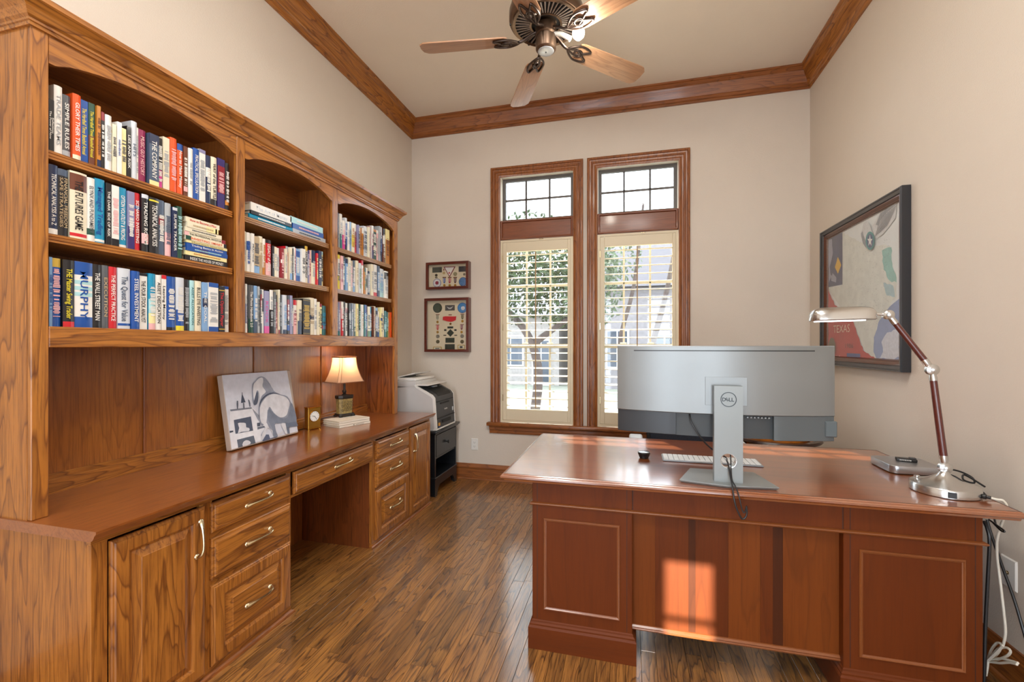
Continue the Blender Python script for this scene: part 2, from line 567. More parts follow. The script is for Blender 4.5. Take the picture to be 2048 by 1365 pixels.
tag(M().molding((XL, YB, 0), (XR, YB, 0), base, (0, -1, 0), 1, 1).build('baseboard_back', oak_trim('x'), ang=20), kind='structure')
tag(M().molding((XR, YB, 0), (XR, YF, 0), base, (-1, 0, 0), 1, 1).build('baseboard_right', oak_trim('y'), ang=20), kind='structure')
tag(M().molding((XL, 3.46, 0), (XL, YB, 0), base, (1, 0, 0), 0, 1).molding((XL, YF, 0), (XL, 0.98, 0), base, (1, 0, 0), 1, 0).build('baseboard_left', oak_trim('y'), ang=20), kind='structure')

# ------------------------------------------------------------------ windows
bw = lambda a, b, n: (a, YB - n, b)
muntin_mat = plain('window_bronze', '5f5b58', rough=0.5)
vinyl_mat = plain('window_vinyl', 'c9c2b0', rough=0.5)
for wi, (a, b) in enumerate(WX):
    win = M()
    # casing on the wall: three sides, fluted profile
    oa, ob, oz = a - 0.092, b + 0.092, WZ1 + 0.082
    prof = [(0.0, 0.0), (0.0, 0.030), (0.010, 0.034), (0.018, 0.034), (0.022, 0.024), (0.034, 0.022), (0.040, 0.027), (0.048, 0.027), (0.052, 0.018), (0.066, 0.016), (0.074, 0.020), (0.084, 0.014), (0.092, 0.012), (0.092, 0.0)]
    n = len(prof)
    vs = []
    for ins, h in prof:
        for q in ((oa + ins, 0.573), (oa + ins, oz - ins), (ob - ins, oz - ins), (ob - ins, 0.573)):
            vs.append((q[0], YB - h, q[1]))
    fs = []
    for i in range(n):
        j = (i + 1) % n
        for k in range(3):
            fs.append((i * 4 + k, i * 4 + k + 1, j * 4 + k + 1, j * 4 + k))
    fs += [tuple(i * 4 for i in range(n)), tuple(i * 4 + 3 for i in range(n - 1, -1, -1))]
    win.add(vs, fs)
    wo = win.build('window_%d' % (wi + 1), oak_trim('z'), ang=20)
    tag(wo, kind='structure')
    # transom sash, outer frame and bars
    yg = YB + 0.085
    M().box(a, b, YB + 0.002, YB + 0.012, 2.335, 2.524, bev=0.002).loop_frame(bw, a + 0.004, b - 0.004, 2.338, 2.521, [(0, -0.002), (0, 0.012), (0.006, 0.016), (0.014, 0.014), (0.020, -0.002)]).build('fascia_panel', wood('fascia_wood', '8c4f2c', '7a4023', '572b14', axis='x', rough=0.35, coat=0.3, line=0.2, rings=9), wo)
    jm = M()
    jm.box(a, a + 0.004, YB + 0.012, YB + T, WZ0, WZ1).box(b - 0.004, b, YB + 0.012, YB + T, WZ0, WZ1).box(a, b, YB + 0.012, YB + T, WZ1 - 0.004, WZ1).box(a, b, YB + .012, YB + T, WZ0, WZ0 + .01)
    jm.box(a, b, YB + 0.012, YB + T, 2.505, 2.524)
    jm.build('jamb_lining', plain('jamb_white', 'e6e0d2', rough=0.6), wo, smooth=False)
    sm = M().loop_frame(bw, a + 0.006, b - 0.006, 2.524, WZ1 - 0.006, [(0, -0.07), (0, -0.10), (0.028, -0.10), (0.028, -0.07)])
    sm.build('sash_frame', muntin_mat, wo, smooth=False)
    wdt = b - a
    for k in (1, 2):
        xx = a + 0.006 + (wdt - 0.012) * k / 3
        M().box(xx - 0.009, xx + 0.009, YB + 0.074, YB + 0.094, 2.55, WZ1 - 0.03, bev=0.003).build('glazing_bar', muntin_mat, wo)
    zz = (2.524 + WZ1) / 2
    M().box(a + 0.03, b - 0.03, YB + 0.074, YB + 0.094, zz - 0.009, zz + 0.009, bev=0.003).build('glazing_bar', muntin_mat, wo)
    for k in range(3):
        for r in range(2):
            x0 = a + 0.006 + (wdt - 0.012) * k / 3; x1 = a + 0.006 + (wdt - 0.012) * (k + 1) / 3
            z0, z1 = ((2.55, zz), (zz, WZ1 - 0.03))[r]
            M().box(x0, x1, yg, yg + 0.003, z0, z1).build('pane', glass_mat, wo, smooth=False)
    # lower double hung sashes
    for s, (z0, z1) in enumerate(((WZ0 + 0.01, 1.33), (1.29, 2.50))):
        yy = 0.075 + 0.03 * s
        M().loop_frame(bw, a + 0.006, b - 0.006, z0, z1, [(0, -yy), (0, -yy - 0.028), (0.036, -yy - 0.028), (0.036, -yy)]).build('sash_frame', vinyl_mat, wo, smooth=False)
        for k in (1, 2):
            xx = a + wdt * k / 3
            M().box(xx - 0.009, xx + 0.009, YB + yy + 0.005, YB + yy + 0.022, z0 + 0.03, z1 - 0.03, bev=0.003).build('glazing_bar', vinyl_mat, wo)
        nz = 2
        for k in range(1, nz):
            zk = z0 + (z1 - z0) * k / nz
            M().box(a + 0.03, b - 0.03, YB + yy + 0.005, YB + yy + 0.022, zk - 0.009, zk + 0.009, bev=0.003).build('glazing_bar', vinyl_mat, wo)
        for k in range(3):
            M().box(a + wdt * k / 3 + (0.03 if k == 0 else 0), a + wdt * (k + 1) / 3 - (0.03 if k == 2 else 0), YB + yy + 0.012, YB + yy + 0.015, z0 + 0.03, z1 - 0.03).build('pane', glass_mat, wo, smooth=False)
    M().box(a + 0.2, a + 0.26, YB + 0.055, YB + 0.075, 1.33, 1.345, bev=0.004).box(b - 0.26, b - 0.2, YB + 0.055, YB + 0.075, 1.33, 1.345, bev=0.004).build('sash_lock', white_mat, wo)
    # plantation shutter
    side = ('left', 'right')[wi]
    t = thing('shutter', 'cream plantation shutter with open louvers inside the %s window' % side, 'shutter', ((a + b) / 2, YB - 0.02, 0.575), group='plantation shutters')
    sa, sb, s0, s1 = a + 0.003, b - 0.003, 0.575, 2.332
    la, lb, l0, l1 = a + 0.064, b - 0.052, 0.703, 2.219
    M().loop_frame(bw, sa, sb, s0, s1, [(0, -0.004), (0, 0.008), (0.020, 0.008), (0.020, -0.004)]).build('shutter_frame', shutter_mat, t)
    pan = M()
    pan.box(sa + 0.021, la, YB - 0.006, YB + 0.022, s0 + 0.021, s1 - 0.021, bev=0.003).box(lb, sb - 0.021, YB - 0.006, YB + 0.022, s0 + 0.021, s1 - 0.021, bev=0.003)
    pan.box(la, lb, YB - 0.006, YB + 0.022, s0 + 0.021, l0, bev=0.002).box(la, lb, YB - 0.006, YB + 0.022, l1, s1 - 0.021, bev=0.002)
    pan.build('panel_frame', shutter_mat, t)
    for hz in (0.78, 1.46, 2.12):
        M().box(sa + 0.016, sa + 0.026, YB - 0.011, YB - 0.006, hz, hz + 0.065, bev=0.002).build('hinge', brass_mat, t)
    nl = 21
    pitch = (l1 - l0) / nl
    lm = None
    for k in range(nl):
        zc_ = l0 + pitch * (k + 0.5)
        if lm is None:
            m = M()
            ring = []
            for q in range(10):
                an = 2 * PI * q / 10
                ring.append((0.031 * math.cos(an), 0.0052 * math.sin(an)))
            tl = 0.10
            ring = [(y_ * math.cos(tl) - z_ * math.sin(tl), y_ * math.sin(tl) + z_ * math.cos(tl)) for y_, z_ in ring]
            m.prism(ring, 'x', la + 0.001, lb - 0.001)
            lo = m.build('louver', shutter_mat, t, local=True)
            lo.data.transform(Matrix.Translation((-t.location.x, 0, 0)))
            lm = lo.data
        else:
            lo = bpy.data.objects.new('louver', lm)
            COL.objects.link(lo); lo.parent = t
        lo.location = (0, YB + 0.008 - t.location.y, zc_ - t.location.z)
    xm = (la + lb) / 2 - 0.005
    M().box(xm - 0.005, xm + 0.005, YB - 0.036, YB - 0.026, l0 + 0.02, l1 - 0.015, bev=0.002).build('tilt_rod', plain('tilt_rod_paint', 'a98a62', rough=0.5), t)
    M().box((a + b) / 2 + 0.03, (a + b) / 2 + 0.07, YB - 0.012, YB - 0.002, s1 - 0.008, s1 - 0.001, bev=0.002).build('magnet_catch', brass_mat, t)

sill = M().box(-1.336, 0.548, YB - 0.060, YB + 0.005, 0.540, 0.573, bev=0.008, seg=3)
sill.molding((-1.315, YB, 0.463), (0.527, YB, 0.463), [(0, 0), (0.012, 0), (0.016, 0.012), (0.016, 0.03), (0.026, 0.038), (0.028, 0.062), (0.040, 0.077), (0, 0.077)], (0, -1, 0), 0, 0)
tag(sill.build('trim_5', oak_trim('x'), ang=25), kind='structure')

# ------------------------------------------------------------------ built-in base cabinets and counter
XFACE = -1.612     # face frame plane of the base cabinets
CT_Z = 0.755
fX = lambda x0: (lambda a, b, n: (x0 + n, a, b))      # (along y, up z, out x)

def bow_pull(parent, cy, cz, x, length=0.128, vertical=False):
    """cast brass S-bow pull with leaf shaped ends"""
    L2 = length / 2
    pts = [(-L2, 0.002), (-L2 * 0.86, 0.006), (-L2 * 0.55, 0.016), (0, 0.024), (L2 * 0.55, 0.027), (L2 * 0.85, 0.022), (L2 * 0.98, 0.010), (L2, 0.002)]
    wob = [-0.006, -0.004, 0.0, 0.003, 0.006, 0.010, 0.011, 0.011]
    m = M()
    P = []
    for (s, o), wv in zip(pts, wob):
        P.append((x + o, cy - wv, cz - s) if vertical else (x + o, cy + s, cz + wv))
    m.tube(P, [0.008, 0.009, 0.0055, 0.0045, 0.0045, 0.006, 0.0075, 0.006], seg=8, smooth=3)
    for e in (0, -1):
        m.lathe([(0.0001, 0.007), (0.006, 0.006), (0.010, 0.003), (0.011, 0.0)], c=(x, P[e][1], P[e][2]), seg=12, axis='x')
    return m.build('handle', brass_mat, parent)

def slab_drawer(root, y0, y1, z0, z1, x=XFACE, pull=True, name='drawer'):
    m = M().loft_rect(fX(x), y0, y1, z0, z1, [(0, 0.001), (0, 0.010), (0.004, 0.0135), (0.010, 0.0145), (0.013, 0.0185), (0.021, 0.0215)])
    d = m.build(name, oak('y'), root, ang=15)
    if pull:
        bow_pull(d, (y0 + y1) / 2 + 0.012, (z0 + z1) / 2, x + 0.0205)
    return d

def raised_front(root, y0, y1, z0, z1, name, pull=None, x=XFACE, st=0.058, grain='z'):
    fr = fX(x)
    m = M().loop_frame(fr, y0, y1, z0, z1, [(0, 0.001), (0, 0.010), (0.004, 0.0135), (0.008, 0.0145), (0.011, 0.0185), (0.015, 0.0195), (st - 0.010, 0.0195), (st - 0.004, 0.016), (st, 0.008), (st, 0.001)])
    d = m.build(name, oak('z'), root, ang=15)
    M().loft_rect(fr, y0 + st - .001, y1 - st + .001, z0 + st - .001, z1 - st + .001, [(0, 0.001), (0, 0.009), (0.004, 0.009), (0.030, 0.0185), (0.032, 0.0205)]).build('panel', oak(grain), d, ang=15)
    if pull == 'v':
        bow_pull(d, y1 - 0.030 if y0 < 2 else y0 + 0.075, (0.577 if y0 < 2 else 0.57), x + 0.0195, vertical=True)
    elif pull == 'h':
        bow_pull(d, (y0 + y1) / 2 + 0.012, (z0 + z1) / 2, x + 0.0205)
    return d

def base_cabinet(label, y0, y1, door, drawers, end_left):
    t = thing('base_cabinet', label, 'cabinet', (XL + 0.27, (y0 + y1) / 2, 0), group='built-in base cabinets')
    xb, zt = XL + 0.012, CT_Z - 0.034
    body = M()
    body.box(xb, XFACE - 0.018, y0, y0 + 0.018, 0, zt).box(xb, XFACE - 0.018, y1 - 0.018, y1, 0, zt).box(xb, xb + 0.012, y0 + .018, y1 - .018, 0.06, zt).box(xb, XFACE - 0.018, y0 + .018, y1 - .018, 0.05, 0.068)
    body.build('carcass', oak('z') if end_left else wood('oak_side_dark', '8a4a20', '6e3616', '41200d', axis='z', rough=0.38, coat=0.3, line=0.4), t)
    for z0_, z1_ in ((0.0, 0.036), (0.698, zt)):
        M().box(XFACE - 0.018, XFACE, y0, y1, z0_, z1_).build('face_rail', oak('y'), t)
    for a, b in ((y0, y0 + 0.046), (y1 - 0.034, y1), (min(door[1], drawers[1]) - 0.012, max(door[0], drawers[0]) + 0.012)):
        M().box(XFACE - 0.018, XFACE + 0.0003, a, b, 0.036, 0.698, bev=0.001).build('face_stile', oak('z'), t)
    for z in (0.558, 0.368):
        M().box(XFACE - 0.018, XFACE, drawers[0] - 0.01, drawers[1] + 0.01, z - 0.015, z + 0.015).build('face_rail', oak('y'), t)
    raised_front(t, door[0], door[1], 0.034, 0.692, 'door', 'v')
    slab_drawer(t, drawers[0], drawers[1], 0.572, 0.692)
    slab_drawer(t, drawers[0], drawers[1], 0.385, 0.550)
    raised_front(t, drawers[0], drawers[1], 0.042, 0.362, 'drawer', 'h', st=0.062, grain='y')
    # shoe moulding round the foot
    sh = [(0, 0), (0.015, 0), (0.014, 0.006), (0.009, 0.013), (0, 0.017)]
    sm = M().molding((XFACE, y0, 0), (XFACE, y1, 0), sh, (1, 0, 0), -1, -1)
    sm.build('shoe_molding', oak_trim('y'), t)
    return t

base_cabinet('golden oak base cabinet at the near end with one tall door and three drawers', 1.010, 1.856, (1.058, 1.386), (1.414, 1.840), True)
base_cabinet('golden oak base cabinet at the far end beside the black nightstand', 2.572, 3.438, (3.066, 3.424), (2.606, 3.056), False)

tag(M().box(XL + 0.003, XL + 0.015, 1.858, 2.570, 0.0, 0.72).build('trim_6', oak_in('z'), None), kind='structure')
t = thing('pencil_drawer_unit', 'wide shallow oak pencil drawer over the open knee space', 'drawer', (XL + 0.27, 2.214, 0.56))
M().box(XFACE - 0.018, XFACE, 1.857, 2.571, 0.566, 0.580).build('face_rail', oak('y'), t)
M().box(XFACE - 0.018, XFACE, 1.857, 2.571, 0.695, 0.721).build('face_rail', oak('y'), t)
M().box(XL + 0.05, XFACE - 0.018, 1.862, 2.566, 0.600, 0.612).box(XL + 0.05, XL + 0.06, 1.862, 2.566, 0.612, 0.70).build('drawer_box', oak_in('y'), t)
d = slab_drawer(t, 1.864, 2.566, 0.582, 0.692, pull=False)
bow_pull(d, 2.245, 0.640, XFACE + 0.0205, length=0.136)

ct = M()
prof = [(0, 0), (0.030, 0), (0.040, 0.004), (0.046, 0.012), (0.050, 0.020), (0.056, 0.026), (0.057, 0.034), (0, 0.034)]
ct.molding((XFACE, 0.988, CT_Z - 0.034), (XFACE, 3.438, CT_Z - 0.034), prof, (1, 0, 0), 0.0, 0.0)
ct.box(XL + 0.003, XFACE, 1.010 - 0.022, 3.438, CT_Z - 0.034, CT_Z)
o = ct.build('countertop', oak_top, None, ang=20)
tag(o, 'long polished brown oak countertop running over the drawers and knee space', 'countertop')

# ------------------------------------------------------------------ bookcase hutch
XU, XB = -1.852, XL + 0.016       # face plane, back panel plane
HY0, HY1, HZ = 0.996, 3.342, 2.362
BAYS = [(1.042, 1.772), (1.822, 2.500), (2.557, 3.288)]
h = thing('bookcase_hutch', 'tall golden oak bookcase hutch with three arched bays over the counter', 'bookcase', (XL + 0.15, (HY0 + HY1) / 2, CT_Z))
m = M()
m.box(XL + 0.002, XU - 0.019, HY0, HY0 + 0.02, CT_Z, HZ).build('end_panel', oak('z'), h)
M().box(XL + 0.002, XU - 0.019, HY1 - 0.02, HY1, CT_Z, HZ).build('end_panel', wood('oak_red_z', 'a5602a', '8a4a1e', '522409', axis='z', rough=0.3, coat=0.4, line=0.85, rings=12), h)
for (a, b), (c2, d2) in ((BAYS[0], BAYS[1]), (BAYS[1], BAYS[2])):
    M().box(XL + 0.004, XU - 0.019, b + 0.012, c2 - 0.012, 1.35, HZ).build('partition', oak_in('z'), h)
for a, b in ((HY0, BAYS[0][0]), (BAYS[0][1], BAYS[1][0]), (BAYS[1][1], BAYS[2][0]), (BAYS[2][1], HY1)):
    z0 = CT_Z if a in (HY0, BAYS[2][1]) else 1.382
    M().box(XU - 0.019, XU, a, b, z0, HZ, bev=0.0025).build('stile', oak('z'), h)
M().box(XU - 0.019, XU, BAYS[0][0], BAYS[2][1], 1.312, 1.382, bev=0.0025).build('bottom_rail', oak('y'), h)
M().box(XB, XU - 0.019, HY0 + .02, HY1 - .02, 1.356, 1.380).build('bottom_shelf', oak_in('y'), h)
M().box(XL + 0.004, XU - 0.019, HY0 + .02, HY1 - .02, HZ - 0.025, HZ).build('top_board', oak_in('y'), h)
# arched valances
for a, b in BAYS:
    n = 22
    zs, rise, ear = 2.252, 0.062, 0.016
    poly = [(a, HZ), (a, zs), (a + ear, zs)]
    for k in range(n + 1):
        u = k / n
        y = a + ear + 0.01 + (b - a - 2 * ear - 0.02) * u
        poly.append((y, zs + 0.004 + rise * math.sin(PI * u) ** 0.72))
    poly += [(b - ear, zs), (b, zs), (b, HZ)]
    M().prism(poly, 'x', XU - 0.019, XU - 0.0005).build('arched_valance', oak('y'), h, ang=25)
# shelves with a grooved edge
for bi, (a, b) in enumerate(BAYS):
    for z in (1.694, 1.972):
        m = M()
        pr = [(0, -0.0285), (0, -0.0225), (-0.0025, -0.0215), (-0.0025, -0.0195), (0, -0.0185), (0, -0.012), (-0.0025, -0.011), (-0.0025, -0.009), (0, -0.008), (0, 0), (-0.26, 0), (-0.26, -0.0285)]
        m.prism([(XU - 0.021 + x_, z + z_) for x_, z_ in pr], 'y', a - 0.006, b - 0.005)
        # molding ring is x,z for axis y
        m.build('shelf', oak('y') if bi == 0 else wood('oak_shelf', 'b98c56', '9c6c3c', '6a4020', axis='y', rough=0.3, coat=0.5, line=0.4), h, ang=20)
# back boards above and frame-and-panel back under the rail
M().box(XL + 0.003, XB, HY0 + .02, HY1 - .02, 1.36, HZ).build('back_panel', oak_in('z'), h, smooth=False)
bk = M()
bk.box(XB, XB + 0.012, HY0 + .02, HY1 - .02, 2.20, HZ - .025)
for a, b in BAYS:
    for y in (a - 0.03, b):
        bk.box(XB, XB + 0.012, y, y + 0.04, 1.38, 2.2)
bk.build('back_rail', oak_in('y'), h)
panels_y = [1.016, 1.548, 2.166, 2.760, 3.322]
lp = wood('oak_panel', 'b0702f', '975620', '6a3c16', axis='z', rough=0.33, coat=0.4, line=0.45, rings=11)
for k in range(4):
    M().box(XL + 0.003, XB + 0.002, panels_y[k] + .004, panels_y[k + 1] - .004, CT_Z, 1.356).build('back_panel', lp, h)
for k in (1, 2, 3):
    M().box(XB + 0.002, XB + 0.009, panels_y[k] - 0.006, panels_y[k] + 0.006, CT_Z + 0.07, 1.356, bev=0.002).build('panel_strip', oak_in('z'), h)
M().molding((XB, HY0 + .02, CT_Z), (XB, HY1 - .02, CT_Z), [(0, 0), (0.020, 0), (0.020, 0.050), (0.014, 0.056), (0.014, 0.066), (0.008, 0.072), (0, 0.074)], (1, 0, 0)).build('backsplash_rail', oak('y'), h, ang=20)
# crown of the hutch with its returns
cp = [(0, 0), (0.007, 0), (0.009, 0.010), (0.013, 0.012), (0.013, 0.020), (0.020, 0.026), (0.030, 0.046), (0.046, 0.060), (0.052, 0.066), (0.055, 0.067), (0.056, 0.084), (0, 0.084)]
zc2 = HZ - 0.018
m = M()
m.molding((XU, HY0, zc2), (XU, HY1, zc2), cp, (1, 0, 0), -1, -1)
m.molding((XL + 0.003, HY0, zc2), (XU, HY0, zc2), cp, (0, -1, 0), 0, -1)
m.molding((XU, HY1, zc2), (XL + 0.003, HY1, zc2), cp, (0, 1, 0), -1, 0)
m.box(XL + 0.003, XU, HY0, HY1, zc2 + 0.07, zc2 + 0.084)
m.build('crown_molding', oak('y'), h, ang=20)
# ------------------------------------------------------------------ books
PAL = {
 'K': ('1d1c20', 'black'), 'W': ('e9e6de', 'white'), 'C': ('e6dcc0', 'cream'), 'G': ('55585c', 'dark grey'), 'g': ('a9adb0', 'grey'),
 'l': ('cfd4da', 'pale grey'), 'R': ('c9202c', 'red'), 'r': ('8c2430', 'dark red'), 'M': ('8e2a52', 'burgundy'), 'O': ('e2551f', 'orange'),
 'o': ('c07a2c', 'tan'), 'Y': ('e3d23a', 'yellow'), 'y': ('ecdfa0', 'pale yellow'), 'B': ('1c4f9c', 'blue'), 'b': ('7fa6d0', 'light blue'),
 'N': ('1d2a4c', 'navy'), 'T': ('168db4', 'teal blue'), 't': ('2c6f74', 'teal'), 'V': ('1d4a3c', 'dark green'), 'v': ('4a7a3c', 'green'),
 'P': ('8a87a8', 'lilac'), 'p': ('e9b3b3', 'pink'), 'F': ('d2388f', 'magenta'), 'U': ('3a2f6a', 'purple'), 'S': ('4b5a70', 'slate blue'),
 'D': ('6a3a28', 'brown'), 'A': ('a9d4d6', 'aqua'), 'Z': ('c9a640', 'gold'), 'n': ('b9a27e', 'beige'),
}
def bmat(c): return plain('book_' + c, PAL[c][0], rough=0.32, coat=0.25, var=0.03, vscale=30)
ORD = ['first', 'second', 'third', 'fourth', 'fifth', 'sixth', 'seventh', 'eighth', 'ninth', 'tenth', 'eleventh', 'twelfth', 'thirteenth', 'fourteenth', 'fifteenth', 'sixteenth', 'seventeenth', 'eighteenth', 'nineteenth', 'twentieth', 'twenty-first', 'twenty-second', 'twenty-third', 'twenty-fourth', 'twenty-fifth', 'twenty-sixth', 'twenty-seventh', 'twenty-eighth', 'twenty-ninth', 'thirtieth']
brnd = random.Random(11)
XS = XU - 0.026
def marks(parent, col, fr, length, width, n, rnd):
    """illegible small print: a row of tiny strokes along the spine"""
    m = M()
    s = -length / 2
    while s < length / 2:
        w = rnd.uniform(0.002, 0.0055)
        h2 = width * rnd.uniform(0.3, 0.5)
        if rnd.random() < 0.84:
            m.add([fr(s, -h2), fr(s + w, -h2), fr(s + w, h2), fr(s, h2)], [(0, 1, 2, 3)])
        s += w + 0.0016
    if m.v:
        m.build('spine_print', bmat(col), parent, smooth=False)

def upright(y0, y1, zb, ht, col, bands='', title=None, tcol='W', label='', group='', depth=None, xs=XS, cover_round=None, tspan=0.74, tpos=0.5, tilt=0.0, two=None):
    th = max(0.008, y1 - y0 - 0.0012)
    dp = depth or brnd.uniform(0.15, 0.215)
    xs = xs + brnd.uniform(-0.010, 0.004)
    yc = (y0 + y1) / 2
    t = thing('book', label, 'book', (xs - dp / 2, yc, zb), group=group)
    rnd_sp = cover_round if cover_round is not None else (th > 0.018 and brnd.random() < 0.75)
    bt = 0.0022
    ya, yb = yc - th / 2, yc + th / 2
    outer, nn = [], 7
    if rnd_sp:
        for k in range(nn):
            a = k / (nn - 1)
            outer.append((xs - 0.004 + 0.004 * math.sin(PI * a), ya + th * a))
    else:
        outer = [(xs - 0.0008, ya), (xs, ya + 0.0012), (xs, yb - 0.0012), (xs - 0.0008, yb)]
    poly = [(xs - dp, ya)] + outer + [(xs - dp, yb), (xs - dp, yb - bt), (xs - 0.007, yb - bt), (xs - 0.007, ya + bt), (xs - dp, ya + bt)]
    M().prism(poly, 'z', zb, zb + ht).build('cover', bmat(col), t, ang=30)
    M().box(xs - dp + 0.004, xs - 0.007, ya + bt, yb - bt, zb + 0.003, zb + ht - 0.003).build('pages', pages_mat, t, smooth=False)
    for bd in bands.split():
        c, rg = bd.split(':'); f0, f1 = [float(v) for v in rg.split('-')]
        op = [(x + 0.0004, y) for x, y in outer]
        inn = [(x - 0.001, y) for x, y in reversed(outer)]
        M().prism(op + inn, 'z', zb + ht * f0 + 0.0002, zb + ht * f1 - 0.0002).build('spine_band', bmat(c), t, ang=30)
    xf = xs + 0.0010
    if title:
        L = ht * tspan
        lines = [(title, 0.0, 0.52)] if not two else [(title, 0.21 * th, 0.34), (two, -0.21 * th, 0.34)]
        for s, dy, hf in lines:
            text('title_lettering', s, bmat(tcol), t, (xf + 0.0004, yc + dy, zb + ht * tpos), (0, 0, -1), (0, 1, 0), length=L, height=min(th * hf, 0.024), bold=0.012)
    else:
        cc = tcol
        zc0 = zb + ht * tpos
        marks(t, cc, lambda s, q: (xf, yc + q, zc0 - s), ht * brnd.uniform(0.45, 0.7), th * 0.8, 9, brnd)
    if tilt:
        t.rotation_euler = (tilt, 0, 0)
    return t

def row(lines, ox, oy, sc, zb, bay, shelf, zshift=0.0):
    """x0 x1 ytop in the coordinates of an enlarged view of the shelf -> real widths and heights on the spine plane"""
    g = 'books on the %s shelf of the %s bay' % (shelf, bay)
    for i, ln in enumerate(lines):
        p = [q.strip() for q in ln.split('|')]
        x0, x1, yt, col = p[0].split()
        u0, u1, vt = ox + float(x0) / sc, ox + float(x1) / sc, oy + float(yt) / sc
        y0, y1 = at(u0, vt, X=XS).y, at(u1, vt, X=XS).y
        ztop = at(u0 + (u1 - u0) * 0.35, vt, X=XS).z
        bands = p[1] if len(p) > 1 else ''
        title = (p[2] or None) if len(p) > 2 else None
        tcol = (p[3] or None) if len(p) > 3 else None
        tcol = tcol or ('K' if col in 'WClyYAbn' else 'W')
        two = p[4] if len(p) > 4 and p[4] else None
        short = ''
        if title and len(title) > 5:
            short = ' titled ' + ' '.join(title.split()[:3])
        desc = PAL[col][1] + ' book'
        if bands and not short:
            cs = []
            for bd in bands.split():
                nm = PAL[bd[0]][1]
                if nm not in cs and nm != PAL[col][1]: cs.append(nm)
            if cs: desc += ' with ' + cs[0] + ' band'
        lab = '%s%s, %s from left on %s shelf of %s bay' % (desc, short, ORD[i], shelf, bay)
        upright(y0, y1, zb + 0.0005, max(0.12, ztop - zb), col, bands, title, tcol, lab, g, two=two)

A1 = '''88 146 285 K||Reflections|W|The Power of Now
148 232 150 W||TRADE TEAMS|g
236 318 240 G|g:0-.1|SIMPLE RULES|W
322 404 235 O|C:0-.07|GLORY THEIR TIMES|W
407 489 290 B||The Hardball Times Baseball Annual|Y
491 557 320 V|D:0-.48|The Hardball Times Baseball Annual|Y
559 598 350 o|N:0-.12||D
600 634 410 K|r:.85-1||W
636 700 440 W|||g
702 745 530 C|||G
747 795 510 W||mindset|B
797 845 570 y|||G
849 897 550 K||LIES AND RISK|W
899 957 500 l||HITS|S
959 974 560 W|||g
976 1050 580 M||MUSIC GUY HISTORY|p
1064 1160 625 S|y:0-.09 N:.8-1|THE COMPANY|W
1164 1214 660 K|F:0-.36||W
1216 1282 655 C|||g
1284 1349 660 O|||p
1351 1407 720 O|B:.87-1|How to Make Money|W
1409 1449 745 D|p:.1-.2||W
1451 1496 765 W|||g
1498 1557 765 B||PRACTICAL SPECULATION|W
1559 1621 775 W|P:.93-1||g
1623 1671 835 N|W:.55-.75||W
1673 1730 850 C|K:0-.13|WAY of the TURTLE|K
1736 1806 865 U|r:.3-.85||p
1808 1846 910 K|o:.1-.2||W'''.split('\n')
A2 = '''92 189 150 N|W:0-.08|TECHNICAL ANALYSIS A to Z|W
191 300 195 K|S:.9-1|FINANCIAL FREEDOM|n|SAFE STRATEGIES
303 480 225 C|D:.72-.97 R:.03-.08|THE FUTURES GAME|K
483 568 285 W|V:.1-.2|ELYNX AND FUNDAMENT|G
570 675 295 T|W:.02-.06|Managed Trading|B
678 735 340 K||THE DARK SIDE OF RISK|W
737 815 365 W|K:0-.12||p
818 904 385 T|W:0-.05|OPTION VOLATILITY & PRICING|W
906 979 425 P|U:0-.4||W
981 1044 440 R|B:.72-.78|SCENARIO INVESTING|W
1046 1118 455 K|p:.14-.32 l:.93-1|TRADING ROOM|W
1120 1220 490 K|Y:.93-.96|TECHNICAL ANALYSIS|W
1222 1289 515 S|r:.55-.7||W
1291 1355 545 g|p:0-.45||S
1357 1408 590 N|l:.94-1|SUPER TRADER|W
1410 1466 580 V|||A'''.split('\n')
A3 = '''92 130 125 b|||B
132 231 135 B|Z:.87-1||p
235 355 155 K|R:0-.09|THE Master Swing Trader|Y
359 547 175 W|B:.8-1 B:0-.17 A:.66-.72 A:.57-.63 A:.48-.54|MURPHY|B
550 648 200 K||THE WALL STREET MAN|W
650 721 210 G||EXECUTION|n
723 807 225 R||THE PERFECT PRACTICE|W
810 937 240 l|B:.06-.1|The Quest for Value|S
940 1022 270 B||STEEL INVESTMENT|W
1030 1114 290 W|K:.95-1|THE FOUR STOCK ANALYST|K
1117 1189 295 T|p:0-.12 y:.12-.3 A:.3-.55||W
1192 1257 310 W||ASSET DEDICATION|K
1259 1309 310 W|R:.93-1|Leaving Money|K
1311 1400 325 B|K:0-.07||W
1405 1489 335 l|B:.1-.4 Y:0-.1||W
1492 1549 355 K|||g
1551 1599 365 A||ASSET ALLOCATION|t
1601 1669 370 C||BULLS EYE INVESTING|K
1672 1724 385 b|N:.5-.68|THE GOAL|W
1726 1825 390 W|B:0-.11 B:.91-1||g
1830 1892 425 K|Z:.06-.08 Z:.9-.92|The Option Player|R
1895 1949 425 W|B:.94-1||g'''.split('\n')
